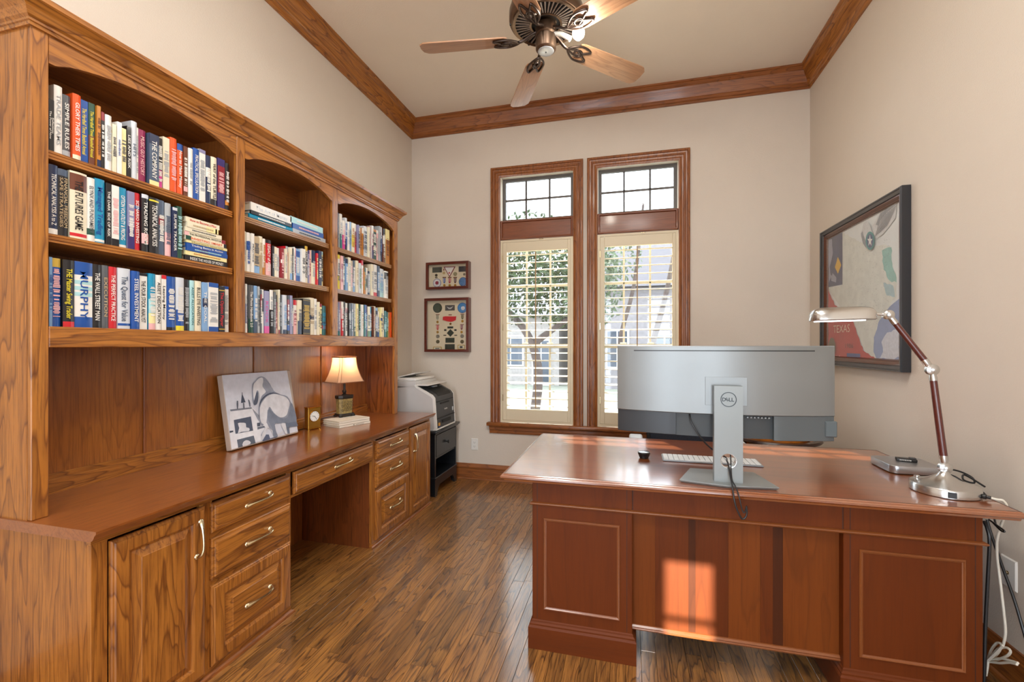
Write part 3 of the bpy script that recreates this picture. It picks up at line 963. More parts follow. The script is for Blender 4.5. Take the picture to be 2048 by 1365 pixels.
B2 = '''96 139 125 C|||g
141 213 150 W|B:.55-.78||B
215 271 170 W||PRACTICE|K
275 384 225 n|b:0-.2||G
388 461 225 C|n:.0-.5||n
464 524 270 W|o:0-.2||o
527 634 290 R|K:.9-1 p:0-.35|LEGACY of ASHES|W
638 681 410 K|||g
683 729 430 C|||g
731 794 450 W|||g
798 864 455 r|W:.5-.62||p
866 914 470 C|||g
918 964 415 R|g:.82-1 p:0-.5||W
966 1013 440 C|b:0-.2||g
1016 1044 460 K|||g
1046 1067 435 W|||g
1069 1109 450 p|||r
1112 1196 465 b|B:.75-.93 B:0-.18||W
1199 1274 470 W|||G
1278 1334 415 K|Z:.85-1 C:0-.14|GOLF BOOK|W
1337 1374 500 P|U:.9-1||W
1376 1409 500 p|||r
1412 1487 500 C|N:.63-1||g
1490 1524 555 R|||y
1527 1591 510 N|||W
1596 1644 520 y|A:.9-1||K'''.split('\n')
B3 = '''106 144 90 W|P:.2-.6||g
147 194 100 l|p:0-.1||K
198 309 115 G|V:0-.3|The Photo Handbook 2.0|W
313 389 130 b|S:0-.3||W
391 438 145 g|||K
441 479 220 G|r:.6-.9||W
482 524 210 W|K:.5-.8|MIX|K
528 638 240 P|F:0-.18|ROOK|F
644 724 220 K|W:.55-1||g
728 779 265 G|||g
782 843 325 n|K:.65-1 p:0-.6||r
846 883 215 C|r:0-.1||g
888 924 320 K|||g
928 1014 330 l|S:0-.12||b
1017 1067 345 K|r:.4-.9 B:.1-.25||W
1069 1121 340 P|||g
1125 1164 425 S|b:.3-.6||W
1168 1248 435 W|R:.85-1 p:0-.6||r
1252 1344 440 C|S:0-.4||G
1348 1508 420 K|Z:.04-.05 Z:.33-.34 Z:.36-.37 Z:.66-.67 Z:.69-.70 Z:.96-.97||Z
1512 1613 390 C|N:.42-.54||n
1616 1689 410 W|||g
1691 1724 480 C|||G
1726 1785 520 y|r:.9-1 r:0-.04||K
1787 1885 560 t|R:.22-.34 N:.34-.45||T'''.split('\n')
C1 = '''118 174 115 N|||S
177 233 150 W|t:0-.42||g
237 298 300 W|F:0-.5||p
301 354 240 l|N:0-.35||B
357 409 330 W|||g
412 444 330 b|||S
447 509 355 C|Y:.2-.6||o
512 579 370 W|R:0-.55||r
582 619 400 P|||K
622 654 460 C|||G
657 690 465 o|||D
692 733 470 o|W:.8-1||D
738 824 430 l|||S
827 853 445 C|||g
857 893 430 r|||p
896 928 420 W|U:0-.4||M
934 1009 500 V|o:.92-1 C:.3-.42||W
1013 1069 520 W|p:0-.9||g
1072 1109 430 g|||S
1112 1158 450 l|N:0-.3||B
1162 1219 490 D|K:.8-1 W:.55-.8||W
1222 1308 500 y|o:0-.7||D'''.split('\n')
C2 = '''146 209 120 N|Y:.88-1 Y:0-.38 W:.4-.88||K
212 279 150 p|W:.3-.6||M
283 329 150 K|||W
333 399 220 b|N:.85-1||W
403 469 190 C|||g
473 528 270 n|||p
532 599 265 S|b:0-.3||W
603 669 270 C|||n
673 739 330 l|||v
743 789 260 R|W:0-.85||p
793 838 450 o|V:.85-1||v
841 899 450 W|V:.3-.6||K
903 958 530 N|g:.1-.9||l
962 1029 360 C|||g
1033 1114 370 W|R:0-.12||G
1118 1169 400 S|b:.2-.8||l
1187 1289 470 l|A:.0-.5||b
1293 1389 530 W|K:.7-.95||g'''.split('\n')
C3 = '''176 214 150 t|||A
217 287 160 P|t:0-.15||l
291 368 140 p|R:0-.5 W:.8-1||W
372 438 140 G|||g
442 508 185 W|p:.7-.85||G
512 588 190 K|g:.5-.7||g
592 638 200 S|||l
642 708 190 l|t:.2-.4||t
712 758 200 g|V:0-.3||C
762 848 205 y|||n
852 912 220 V|g:0-.2||A
916 988 235 W|||n
992 1048 240 t|B:.5-1||A
1052 1118 255 U|P:.3-.5||b
1122 1198 300 C|v:0-.2||V
1202 1278 300 T|b:.5-.8||W
1282 1308 300 D|||p
1312 1388 285 C|p:.4-.7||n
1392 1463 330 b|N:.7-.9 N:0-.3||W
1467 1518 440 W|B:0-.2||B
1522 1578 320 y|B:.55-.65||S
1582 1638 320 C|||G
1642 1718 430 t|A:.3-.5||A
1721 1772 470 t|v:0-.3||A
1777 1828 475 o|||O
1832 1872 475 O|||o'''.split('\n')
row(A1, 80, 140, 4.875, 1.972, 'left', 'top')
row(A2, 80, 300, 5.12, 1.694, 'left', 'middle')
row(A3, 80, 490, 5.12, 1.380, 'left', 'bottom')
row(B2, 480, 450, 9.747, 1.694, 'middle', 'middle')
row(B3, 480, 560, 10.78, 1.380, 'middle', 'bottom')
row(C1, 665, 415, 11.377, 1.972, 'right', 'top')
row(C2, 665, 500, 12.41, 1.694, 'right', 'middle')
row(C3, 665, 595, 15.75, 1.380, 'right', 'bottom')

def lying(y0, y1, z0, z1, col, title=None, tcol='K', label='', group='', xs=XS, depth=0.16, rz=0.0, bands='', rounded=False):
    yc = (y0 + y1) / 2
    L, th = y1 - y0, z1 - z0 - 0.0006
    t = thing('book', label, 'book', (xs - depth / 2, yc, z0), rz, group)
    X0, X1, Y0, Y1 = -depth / 2, depth / 2, -L / 2, L / 2
    bt = 0.0022
    if rounded:
        outer = [(X1 - 0.005 + 0.006 * math.sin(PI * k / 6), th * k / 6) for k in range(7)]
    else:
        outer = [(X1, 0), (X1, th)]
    poly = [(X0, 0)] + outer + [(X0, th), (X0, th - bt), (X1 - 0.008, th - bt), (X1 - 0.008, bt), (X0, bt)]
    M().prism(poly, 'y', Y0, Y1).build('cover', bmat(col), t, local=True, ang=30)
    M().box(X0 + 0.003, X1 - 0.008, Y0 + 0.003, Y1 - 0.003, bt, th - bt).build('pages', pages_mat, t, local=True, smooth=False)
    for bd in bands.split():
        c, rg = bd.split(':'); f0, f1 = [float(v) for v in rg.split('-')]
        M().box(X1 - 0.001, X1 + 0.0006, Y0 + L * f0, Y0 + L * f1, 0.0003, th - 0.0003).build('spine_band', bmat(c), t, local=True)
    if title:
        text('title_lettering', title, bmat(tcol), t, (X1 + 0.0012 + (0.001 if rounded else 0), 0, th / 2), (0, 1, 0), (0, 0, 1), length=L * 0.78, height=th * 0.55, bold=0.01, local=True)
    else:
        marks_local = M()
        s = -L * 0.32
        while s < L * 0.32:
            w_ = brnd.uniform(0.003, 0.006)
            marks_local.add([(X1 + 0.0012, s, th * 0.35), (X1 + 0.0012, s + w_, th * 0.35), (X1 + 0.0012, s + w_, th * 0.65), (X1 + 0.0012, s, th * 0.65)], [(0, 1, 2, 3)])
            s += w_ + 0.0018
        marks_local.build('spine_print', bmat(tcol), t, local=True, smooth=False)
    return t

# stack lying flat at the right end of the left bay, middle shelf (from the bottom up)
z = 1.6945
ya, yb = at(371, 500, X=XS).y, at(455, 500, X=XS).y
stack = [(0.024, 'K', 'INSIDE THE HOUSE OF MONEY', 'W', 'black paperback', 0, .004, ''), (0.019, 'y', None, 'o', 'plain pale yellow paperback', 0.002, -.002, ''),
         (0.019, 'B', None, 'A', 'blue paperback', 0.006, 0, 'U:.3-.5'), (0.017, 'B', 'Trading Basics in Action', 'W', 'blue paperback', 0.008, 0, ''),
         (0.012, 'y', '50 Essential Lessons for Investment Success', 'K', 'thin pale yellow paperback', 0.006, 0, ''),
         (0.019, 'C', 'INVESTING SMART', 'O', 'cream paperback', 0.002, -.006, 'V:0-.12 K:.93-1'), (0.018, 'C', 'THE PROFESSIONAL INVESTOR', 'K', 'cream paperback', -.002, -.008, 'p:0-.1 r:.9-1'),
         (0.019, 'C', None, 'G', 'cream paperback with grey print', 0, -.03, ''), (0.024, 'C', None, 'n', 'thick tan-ended cream paperback', 0.008, -.05, 'y:.6-1 D:.9-.95'),
         (0.022, 'C', 'How to Become a Pilot', 'R', 'cream paperback with red lettering', 0.005, -.04, '')]
ords = ['bottom', 'second', 'third', 'fourth', 'fifth', 'sixth', 'seventh', 'eighth', 'ninth', 'topmost']
for i, (th, c, ti, tc_, d0, sy, ey, bd) in enumerate(stack):
    lab = '%s, %s in the flat stack, middle shelf of left bay' % (d0, ords[i] if i in (0, 9) else ords[i] + ' up')
    lying(ya + sy, yb + ey, z, z + th, c, ti, tc_, lab, 'books stacked flat in the left bay', xs=XS - 0.004 + (i % 3) * 0.002, bands=bd)
    z += th
# two flat stacks on the top shelf of the middle bay
ZS = 1.9725
def yb_(u): return at(u, 440, X=XS).y
for (st, us, ue, items) in (('left', 503, 584, [(0.026, 'T', None, 'W', 'glossy teal blue hardback', -0.01, .010, True), (0.019, 'K', None, 'W', 'thin black and white hardback', 0.0, 0.0, False), (0.042, 'W', 'The Art of Money', 'l', 'thick white art book', 0.0, 0.0, False)]),
                            ('right', 587, 648, [(0.026, 'g', None, 'K', 'grey and white picture book', 0.0, 0.02, False), (0.030, 'B', None, 'p', 'blue book with mixed lettering', 0.0, 0.0, False), (0.036, 'A', None, 'W', 'thick aqua hardback', -0.02, -0.005, False)])):
    z = ZS
    for i, (th, c, ti, tc_, d0, sy, ey, rd) in enumerate(items):
        lab = '%s, %s of %s flat stack, middle bay' % (d0, ('bottom', 'middle', 'top')[i], st)
        lying(max(1.835, yb_(us) + sy), yb_(ue) + ey, z, z + th, c, ti, tc_, lab, 'large books lying flat in the middle bay', xs=XS - 0.004, depth=0.2, rounded=rd)
        z += th

# ------------------------------------------------------------------ executive desk
DZ, PY = 0.762, 1.920
PED = [(-0.410, 0.013), (0.770, 1.191)]
DB = 2.74
desk = thing('executive_desk', 'large reddish cherry executive desk with two pedestals in front of the windows', 'desk', (0.37, 2.33, 0))
tp = M()
ep = [(0.0, 0.0), (0.0, 0.006), (0.004, 0.010), (0.006, 0.016), (0.003, 0.022), (0.005, 0.027), (0.012, 0.030)]
loops = [(0.030, 0.732), (0.012, 0.732)] + [(0.012 - (0.012 if i == 0 else 0) * 0, 0.732) for i in ()]
loops = [(0.040, 0.731), (0.016, 0.731), (0.014, 0.738), (0.006, 0.741), (0.0, 0.746), (0.0, 0.753), (0.004, 0.757), (0.010, 0.758), (0.014, DZ)]
tp.loft_rect(lambda a, b, n: (a, b, n), -0.540, 1.282, 1.861, 2.800, loops)
tp.build('desk_top', cherry_top, desk, ang=15)
M().loop_frame(lambda a, b, n: (a, b, n), -0.526, 1.268, 1.875, 2.786, [(0, DZ + .0002), (0, DZ + .0006), (0.0030, DZ + .0006), (0.0030, DZ + .0002)]).build('inlay_line', plain('inlay_dark', '3a1a10', rough=0.3), desk, smooth=False)
groove = plain('groove_dark', '35170c', rough=0.6)
def bead_rect(parent, x0, x1, z0, z1, yf, side=1):
    M().loop_frame(lambda a, b, n: (a, yf - n, b), x0, x1, z0, z1, [(0, 0.0), (0.0, 0.003), (0.003, 0.0065), (0.006, 0.006), (0.008, 0.003), (0.012, 0.002), (0.012, 0.0)]).build('panel_molding', cherry_edge, parent, ang=15)
for pi, (a, b) in enumerate(PED):
    p = M().box(a, b, PY, DB, 0.02, 0.731, bev=0.002).build('pedestal', cherry('z'), desk)
    for gx in ((a + 0.022), (b - 0.022)):
        M().box(gx - 0.0012, gx + 0.0012, PY - 0.0004, PY + 0.001, 0.125, 0.73).build('groove', groove, p, smooth=False)
    bead_rect(p, a + 0.050, b - 0.050, 0.170, 0.567, PY)
    m = M()
    pr = [(0, 0), (0.016, 0), (0.016, 0.092), (0.013, 0.098), (0.010, 0.100), (0.010, 0.106), (0.004, 0.112), (0.003, 0.118), (0, 0.122)]
    m.molding((a, PY, 0), (b, PY, 0), pr, (0, -1, 0), -1, -1).molding((b, PY, 0), (b, DB, 0), pr, (1, 0, 0), -1, -1).molding((a, DB, 0), (a, PY, 0), pr, (-1, 0, 0), -1, -1).molding((b, DB, 0), (a, DB, 0), pr, (0, 1, 0), -1, -1)
    m.build('plinth', cherry('x'), p, ang=20)
    for k, (z0, z1) in enumerate(((0.13, 0.36), (0.37, 0.53), (0.54, 0.62))):
        M().box(a + 0.03, b - 0.03, DB, DB + 0.014, z0, z1, bev=0.004).build('drawer', cherry('x'), p)
# frieze, bead line, modesty panel of veneer leaves
fz = M().box(0.013, 0.770, PY, PY + 0.02, 0.636, 0.731).build('frieze', cherry('z'), desk)
for gx in (0.0145, 0.7685):
    M().box(gx - 0.0015, gx + 0.0015, PY - 0.0004, PY + 0.001, 0.636, 0.731).build('groove', groove, fz, smooth=False)
pr = [(0, 0), (0.006, 0), (0.010, 0.003), (0.012, 0.007), (0.010, 0.010), (0.005, 0.013), (0, 0.014)]
M().molding((PED[0][0], PY, 0.622), (PED[1][1], PY, 0.622), pr, (0, -1, 0), -1, -1).molding((PED[1][1], PY, 0.622), (PED[1][1], DB, 0.622), pr, (1, 0, 0), -1, 0).molding((PED[0][0], DB, 0.622), (PED[0][0], PY, 0.622), pr, (-1, 0, 0), 0, -1).build('bead_molding', cherry_edge, desk, ang=15)
mp = M().box(0.013, 0.770, PY + 0.036, PY + 0.050, 0.140, 0.640).build('modesty_panel', cherry('z'), desk)
vy = [0.013, 0.105, 0.235, 0.262, 0.385, 0.50, 0.545, 0.58, 0.770]
vm = [wood('veneer_a', '6c3410', '5a280b', '3c1b07', axis='z', rough=0.5, coat=0.0, spec=0.2, line=0.3, pores=0.25, rings=6), wood('veneer_b', '7d4114', '69330d', '48240a', axis='z', rough=0.5, coat=0.0, spec=0.2, line=0.3, pores=0.25, rings=6), wood('veneer_c', '50280f', '441f0b', '2e1507', axis='z', rough=0.5, coat=0.0, spec=0.2, line=0.3, pores=0.25, rings=6)]
for k in range(8):
    M().box(vy[k] + 0.0002, vy[k + 1] - 0.0002, PY + 0.0345, PY + 0.0362, 0.146, 0.638).build('veneer_leaf', vm[(1, 0, 2, 0, 1, 0, 2, 1)[k]], mp, smooth=False)
M().molding((0.013, PY + 0.036, 0.127), (0.770, PY + 0.036, 0.127), [(0, 0), (0.012, 0), (0.014, 0.005), (0.010, 0.008), (0.012, 0.012), (0.006, 0.018), (0, 0.020)], (0, -1, 0)).build('bottom_molding', cherry_edge, mp, ang=15)

# ------------------------------------------------------------------ curved monitor
mon = thing('monitor', 'wide curved silver monitor seen from behind, on the middle of the desk', 'monitor', (0.38, 1.98, DZ))
MX0, MX1, MC = -0.050, 0.790, 0.37
def my(x, base=1.975, sag=0.066):
    return base + sag * ((x - MC) / 0.42) ** 2
def curved(x0, x1, z0, z1, base, thick, n=36, ch=0.0):
    m = M()
    vs, fs = [], []
    for i in range(n + 1):
        x = x0 + (x1 - x0) * i / n
        y = my(x, base)
        e = min(1.0, min(x - x0, x1 - x) / 0.012 + 0.0) if ch else 1
        yy = y + ch * (1 - e)
        vs += [(x, yy + ch, z0), (x, yy, z0 + ch), (x, yy, z1 - ch), (x, yy + ch, z1), (x, y + thick, z1), (x, y + thick, z0)]
    for i in range(n):
        for k in range(6):
            a = i * 6 + k; b = i * 6 + (k + 1) % 6
            fs.append((a, b, b + 6, a + 6))
    fs += [tuple(range(6)), tuple(n * 6 + k for k in range(5, -1, -1))]
    return m.add(vs, fs)
shell = curved(MX0, MX1, 1.036, 1.317, 1.975, 0.030, ch=0.003).build('back_shell', silver_mat, mon, ang=25)
curved(0.020, 0.712, 1.2945, 1.2985, 1.9743, 0.004).build('vent_slot', black_mat, shell)
curved(MX0 + 0.002, 0.190, 0.942, 1.037, 1.982, 0.022, n=14, ch=0.002).build('lower_cover', graphite_mat, mon, ang=25)
curved(0.560, MX1 - 0.002, 0.937, 1.037, 1.978, 0.026, n=14, ch=0.002).build('lower_cover', plain('graphite_reflecting', '5f676b', rough=0.35, metal=0.3), mon, ang=25)  # paler than the left cover: a reflection put into the plastic's colour
pb = curved(0.190, 0.560, 0.940, 1.037, 1.998, 0.010, n=10).build('port_bay', plain('port_grey', '3c4144', rough=0.5), mon)
for k in range(7):
    M().box(0.46 + k * 0.013, 0.468 + k * 0.013, 1.992, 1.999, 1.024, 1.030, bev=0.001).build('port', silver_mat, pb)
M().box(0.752, 0.794, my(0.77) - 0.006, my(0.77) + 0.012, 0.955, 1.018, bev=0.003).build('control_block', plain('block_grey', '5a6468', rough=0.4, metal=0.3), mon)
curved(MX0 + 0.004, MX1 - 0.004, 0.945, 1.312, 2.006, 0.004).build('screen', plain('screen_black', '0a0b0d', rough=0.2), mon)
M().box(0.302, 0.458, 1.9735, 1.978, 1.075, 1.190, bev=0.0005).build('mount_plate', silver_mat, mon)
# stem with a round cable hole
stem = M()
sx0, sx1, sz0, sz1, hz, hr = 0.329, 0.434, 0.772, 1.157, 0.860, 0.0285
hx = (sx0 + sx1) / 2
hole = [(hx + hr * math.cos(2 * PI * k / 28), hz + hr * math.sin(2 * PI * k / 28)) for k in range(28)]
outer = [(sx0, sz0), (sx1, sz0), (sx1, sz1), (sx0, sz1)]
tris = tessellate_polygon([[Vector((x, z, 0)) for x, z in outer], [Vector((x, z, 0)) for x, z in hole]])
al = outer + hole
vs = [(x, 1.934, z) for x, z in al] + [(x, 1.964, z) for x, z in al]
fs = [tuple(t) for t in tris] + [tuple(i + 32 for i in reversed(t)) for t in tris]
fs += [(i, (i + 1) % 4, 32 + (i + 1) % 4, 32 + i) for i in range(4)]
fs += [(4 + i, 4 + (i + 1) % 28, 36 + (i + 1) % 28, 36 + i) for i in range(28)]
st = stem.add(vs, fs).build('stand_column', plain('stand_silver', '8d9292', rough=0.42, metal=0.5), mon, ang=30)
M().lathe([(hr - 0.001, -0.0012), (hr + 0.0012, -0.0016), (hr + 0.0012, 0.031), (hr - 0.001, 0.031), (hr - 0.001, -0.0012)], c=(hx, 1.934, hz), seg=32, axis='y').build('cable_hole_ring', nickel_mat, st)
M().box(hx - 0.03, hx + 0.03, 1.964, 1.985, 1.09, 1.15, bev=0.003).build('hinge_block', graphite_mat, st)
M().lathe([(0.0265, -0.0002), (0.0265, -0.0016), (0.0295, -0.0016), (0.0295, -0.0002), (0.0265, -0.0002)], c=(hx, 1.934, 1.104), seg=40, axis='y').build('emblem_ring', plain('emblem_dark', '3c4043', rough=0.3, metal=0.6), st)
em = plain('emblem_dark', '3c4043')
text('emblem_lettering', 'D', em, st, (hx - 0.0165, 1.9332, 1.104), (1, 0, 0), (0, 0, 1), height=0.0145, bold=0.03)
text('emblem_lettering', 'E', em, st, (hx - 0.0055, 1.9332, 1.1045), (1, 0, 0.75), (-0.75, 0, 1), height=0.0130, bold=0.03)
text('emblem_lettering', 'LL', em, st, (hx + 0.0105, 1.9332, 1.104), (1, 0, 0), (0, 0, 1), height=0.0145, bold=0.03)
bs = M()
bp_ = [(0.198, 1.930), (0.372, 1.893), (0.556, 1.915), (0.517, 2.120), (0.262, 2.122)]
cxb, cyb = 0.38, 2.01
low = [(cxb + (x - cxb) * 0.95, cyb + (y - cyb) * 0.95) for x, y in bp_]
vs = [(x, y, DZ + 0.0005) for x, y in low] + [(x, y, DZ + 0.009) for x, y in bp_] + [(x, y, DZ + 0.012) for x, y in bp_]
fs = [tuple(range(4, -1, -1)), tuple(range(10, 15))] + [(i, (i + 1) % 5, 5 + (i + 1) % 5, 5 + i) for i in range(5)] + [(5 + i, 5 + (i + 1) % 5, 10 + (i + 1) % 5, 10 + i) for i in range(5)]
bs.add(vs, fs).build('stand_base', plain('stand_silver', 'b4b8ba'), mon, ang=20)
# power and video lead of the monitor
def cable(name, pts, r, mat, label, cat='cable', seg=8, smooth=6, flat=1.0, group=None):
    o = M().tube(pts, r, seg=seg, smooth=smooth, flat=flat).build(name, mat, None)
    return tag(o, label, cat, group)
c = M().tube([(0.245, 2.0, 1.03), (0.25, 1.985, 1.0), (0.285, 1.98, 0.94), (0.325, 2.0, 0.895), (0.36, 2.0, 0.872), (hx, 1.98, 0.862), (hx - 0.004, 1.945, 0.858), (hx - 0.002, 1.925, 0.845), (hx + 0.004, 1.905, 0.79), (hx + 0.0, 1.862, 0.772), (hx + 0.003, 1.848, 0.735), (hx + 0.012, 1.846, 0.70), (hx + 0.028, 1.846, 0.668), (hx + 0.040, 1.846, 0.672), (hx + 0.046, 1.846, 0.690), (hx + 0.044, 1.846, 0.715)], 0.0032, seg=8, smooth=6)
c.tube([(hx + 0.044, 1.846, 0.715), (hx + 0.044, 1.846, 0.715), (hx + 0.038, 1.847, 0.690), (hx + 0.030, 1.849, 0.700), (hx + 0.022, 1.852, 0.740), (hx + 0.014, 1.868, 0.775), (hx + 0.006, 1.905, 0.80), (hx + 0.008, 1.935, 0.875), (hx + 0.012, 1.97, 0.882)], 0.0024, seg=8, smooth=6)
c.build('power_lead', black_mat, mon)

# keyboard, puck, small computer
kb = thing('keyboard', 'slim silver keyboard lying behind the monitor stand', 'keyboard', (0.375, 2.32, DZ), -0.005)
M().box(-0.218, 0.218, -0.060, 0.058, 0.0005, 0.009, bev=0.002).build('keyboard_body', plain('kb_body', '8d9093', rough=0.4, metal=0.5), kb, local=True)
ks = M()
for r in range(6):
    for k in range(18):
        x = -0.212 + k * 0.0236
        if r == 0 and 4 <= k <= 8:
            if k == 4: ks.box(x, x + 5 * 0.0236 - 0.003, -0.056, -0.056 + 0.0155, 0.008, 0.0115, bev=0.0008)
            continue
        ks.box(x, x + 0.0205, -0.056 + r * 0.0188, -0.056 + r * 0.0188 + 0.0158, 0.008, 0.0115, bev=0.0008)
ks.build('keys', plain('kb_keys', 'd9dcdd', rough=0.4), kb, local=True, kind='stuff')
pk = thing('control_puck', 'small round black puck with a shiny top beside the keyboard', 'gadget', (0.071, 2.302, DZ))
M().lathe([(0.020, 0.0005), (0.022, 0.004), (0.029, 0.022), (0.030, 0.027), (0.028, 0.030)], c=(0.071, 2.302, DZ), seg=28).build('puck_body', black_mat, pk)
M().lathe([(0.0, 0.0335), (0.018, 0.033), (0.0265, 0.031), (0.0275, 0.029)], c=(0.071, 2.302, DZ), seg=28).build('puck_top', plain('puck_grey', '9aa0a4', rough=0.15, metal=0.8), pk)
def rrect(hw, hd, r, n=6):
    out = []
    for cx, cy, a0 in ((hw - r, hd - r, 0), (-hw + r, hd - r, PI / 2), (-hw + r, -hd + r, PI), (hw - r, -hd + r, 1.5 * PI)):
        for k in range(n + 1):
            a = a0 + (PI / 2) * k / n
            out.append((cx + r * math.cos(a), cy + r * math.sin(a)))
    return out
mc = thing('mini_computer', 'flat square silver mini computer by the desk lamp', 'computer', (1.195, 2.385, DZ))
M().prism([(x, y) for x, y in rrect(0.086, 0.090, 0.02)], 'z', 0.0005, 0.004).build('foot', black_mat, mc, local=True)
m = M()
rr_ = rrect(0.097, 0.099, 0.030)
vs, fs = [], []
for sc_, z in ((0.99, 0.004), (1.0, 0.006), (1.0, 0.034), (0.985, 0.036)):
    vs += [(x * sc_, y * sc_, z) for x, y in rr_]
n = len(rr_)
for i in range(3):
    fs += [(i * n + k, i * n + (k + 1) % n, (i + 1) * n + (k + 1) % n, (i + 1) * n + k) for k in range(n)]
fs += [tuple(range(3 * n, 4 * n)), tuple(range(n - 1, -1, -1))]
m.add(vs, fs).build('case', plain('aluminium', 'b2b4b8', rough=0.3, metal=0.9), mc, local=True, ang=40)
ad = thing('card_adapter', 'small black adapter with white print lying on the silver computer', 'adapter', (1.205, 2.395, DZ + 0.0362), -0.25)
M().box(-0.036, 0.036, -0.017, 0.017, 0, 0.013, bev=0.003, seg=2).build('adapter_body', black_mat, ad, local=True)
M().box(0.010, 0.034, -0.010, 0.012, 0.013, 0.018, bev=0.002).build('clip', plain('adapter_clip', '4a4d50', rough=0.4), ad, local=True)
mk = M()
for k in range(7):
    mk.add([(-0.026 + k * 0.006, -0.0173, 0.004), (-0.022 + k * 0.006, -0.0173, 0.004), (-0.022 + k * 0.006, -0.0173, 0.009), (-0.026 + k * 0.006, -0.0173, 0.009)], [(0, 1, 2, 3)])
mk.build('print_marks', white_mat, ad, local=True, smooth=False)

# ------------------------------------------------------------------ articulated desk lamp
LX, LY = 1.155, 2.055
dl = thing('desk_lamp', 'brushed nickel desk lamp with dark wooden arms on the right of the desk', 'lamp', (LX, LY, DZ))
base_ = M()
base_.lathe([(0.100, 0.0015), (0.102, 0.004), (0.102, 0.028), (0.099, 0.033), (0.085, 0.036), (0.055, 0.046), (0.035, 0.056), (0.020, 0.068), (0.014, 0.078), (0.013, 0.088), (0.0, 0.089)], c=(LX, LY, DZ), seg=48)
bo = base_.build('lamp_base', nickel_mat, dl)
M().lathe([(0.098, 0.0), (0.098, 0.002)], c=(LX, LY, DZ), seg=40).build('base_pad', black_mat, bo)
def polar(a, r, z): return (LX + r * math.cos(a), LY + r * math.sin(a), DZ + z)
a_o = -PI / 2 - 0.30
pn = M().box(-0.012, 0.012, -0.003, 0.004, -0.010, 0.011, bev=0.001)
pn.v = [tuple(Matrix.Translation(polar(a_o, 0.1015, 0.016)) @ (Matrix.Rotation(a_o + PI / 2, 4, 'Z') @ Vector(p))) for p in pn.v]
pn.build('outlet', black_mat, bo)
sw = polar(-0.75, 0.103, 0.014)
M().lathe([(0.009, 0), (0.009, 0.008), (0.006, 0.010), (0.006, 0.020), (0.0, 0.021)], seg=16, axis='x').xform(Matrix.Translation(sw) @ Matrix.Rotation(-0.75, 4, 'Z')).build('switch_knob', black_mat, bo)
pk_ = polar(PI - 0.35, 0.078, 0.040)
M().lathe([(0.008, 0), (0.008, 0.006), (0.005, 0.008), (0.009, 0.012), (0.009, 0.016), (0, 0.018)], c=(pk_[0], pk_[1], pk_[2] - 0.004), seg=16).build('dimmer_knob', nickel_mat, bo)
J1 = Vector(at(1890, 936, Y=LY)); J2 = Vector(at(1864, 740, Y=LY + 0.02)); J3 = Vector(at(1777, 630, Y=LY + 0.04)); H1 = Vector(at(1752, 628, Y=LY + 0.045)); H0 = Vector(at(1618, 632, Y=LY + 0.05))
M().lathe([(0.009, 0.085), (0.010, 0.094), (0.009, 0.098)], c=(LX, LY, DZ), seg=16).tube([(LX, LY, DZ + 0.085), tuple(J1)], 0.009, seg=16).build('neck', nickel_mat, dl)
def joint(J, r=0.019, w=0.024):
    m = M().lathe([(0.0, -w / 2), (r * 0.7, -w / 2), (r, -w * 0.32), (r, w * 0.32), (r * 0.7, w / 2), (0, w / 2)], c=tuple(J), seg=24, axis='y')
    m.lathe([(0.010, -w / 2 - 0.001), (0.011, -w / 2 - 0.006), (0.006, -w / 2 - 0.009), (0, -w / 2 - 0.009)], c=tuple(J), seg=16, axis='y')
    return m.build('joint', nickel_mat, dl)
for J, r in ((J1, 0.021), (J2, 0.0215), (J3, 0.0185)):
    joint(J, r)
def arm(A, B, ra, rb):
    d = (B - A).normalized()
    s, e = A + d * 0.045, B - d * 0.040
    M().tube([tuple(s), tuple(e)], [ra, rb], seg=18).build('arm', plain('dark_cherry_arm', '55201a', rough=0.25, coat=0.6), dl, ang=60)
    M().tube([tuple(A + d * 0.014), tuple(A + d * 0.022), tuple(A + d * 0.034), tuple(A + d * 0.046)], [0.010, 0.012, ra + 0.001, ra + 0.001], seg=16).build('ferrule', nickel_mat, dl, ang=50)
    M().tube([tuple(B - d * 0.042), tuple(B - d * 0.030), tuple(B - d * 0.022), tuple(B - d * 0.014)], [rb + 0.001, rb + 0.001, 0.011, 0.010], seg=16).build('ferrule', nickel_mat, dl, ang=50)
arm(J1, J2, 0.0125, 0.0115)
arm(J2, J3, 0.0115, 0.0105)
# long rounded head
m = M()
d = (H0 - H1); L = d.length; d.normalize()
upv = Vector((0, 0, 1)); sv = d.cross(upv).normalized(); upv = sv.cross(d).normalized()
ns, nr = 26, 20
vs, fs = [], []
for i in range(ns + 1):
    u = i / ns
    k = (1 - abs(2 * u - 1) ** 6) ** 0.5 if 0 < u < 1 else 0.02
    hw, hh = 0.052 * max(k, 0.02), 0.052 * max(k, 0.05) ** 0.7
    for q in range(nr):
        a = 2 * PI * q / nr
        cx, sz = math.cos(a), math.sin(a)
        z = hh * max(sz, 0) ** 0.7 if sz > 0 else 0.004 * sz
        vs.append(H1 + d * (L * u) + sv * (hw * (abs(cx) ** 0.8) * (1 if cx > 0 else -1)) + upv * (z - 0.020))
for i in range(ns):
    for q in range(nr):
        fs.append((i * nr + q, i * nr + (q + 1) % nr, (i + 1) * nr + (q + 1) % nr, (i + 1) * nr + q))
fs += [tuple(range(nr - 1, -1, -1)), tuple(ns * nr + q for q in range(nr))]
hd = m.add([tuple(v) for v in vs], fs).build('lamp_head', nickel_mat, dl, ang=50)
M().tube([tuple(J3), tuple(H1 + d * 0.012)], 0.006, seg=12).tube([tuple(J3 + d * 0.014), tuple(J3 + d * 0.020)], 0.010, seg=14).build('head_neck', nickel_mat, dl)
tb = H1 + d * (L * 0.50) - upv * 0.021
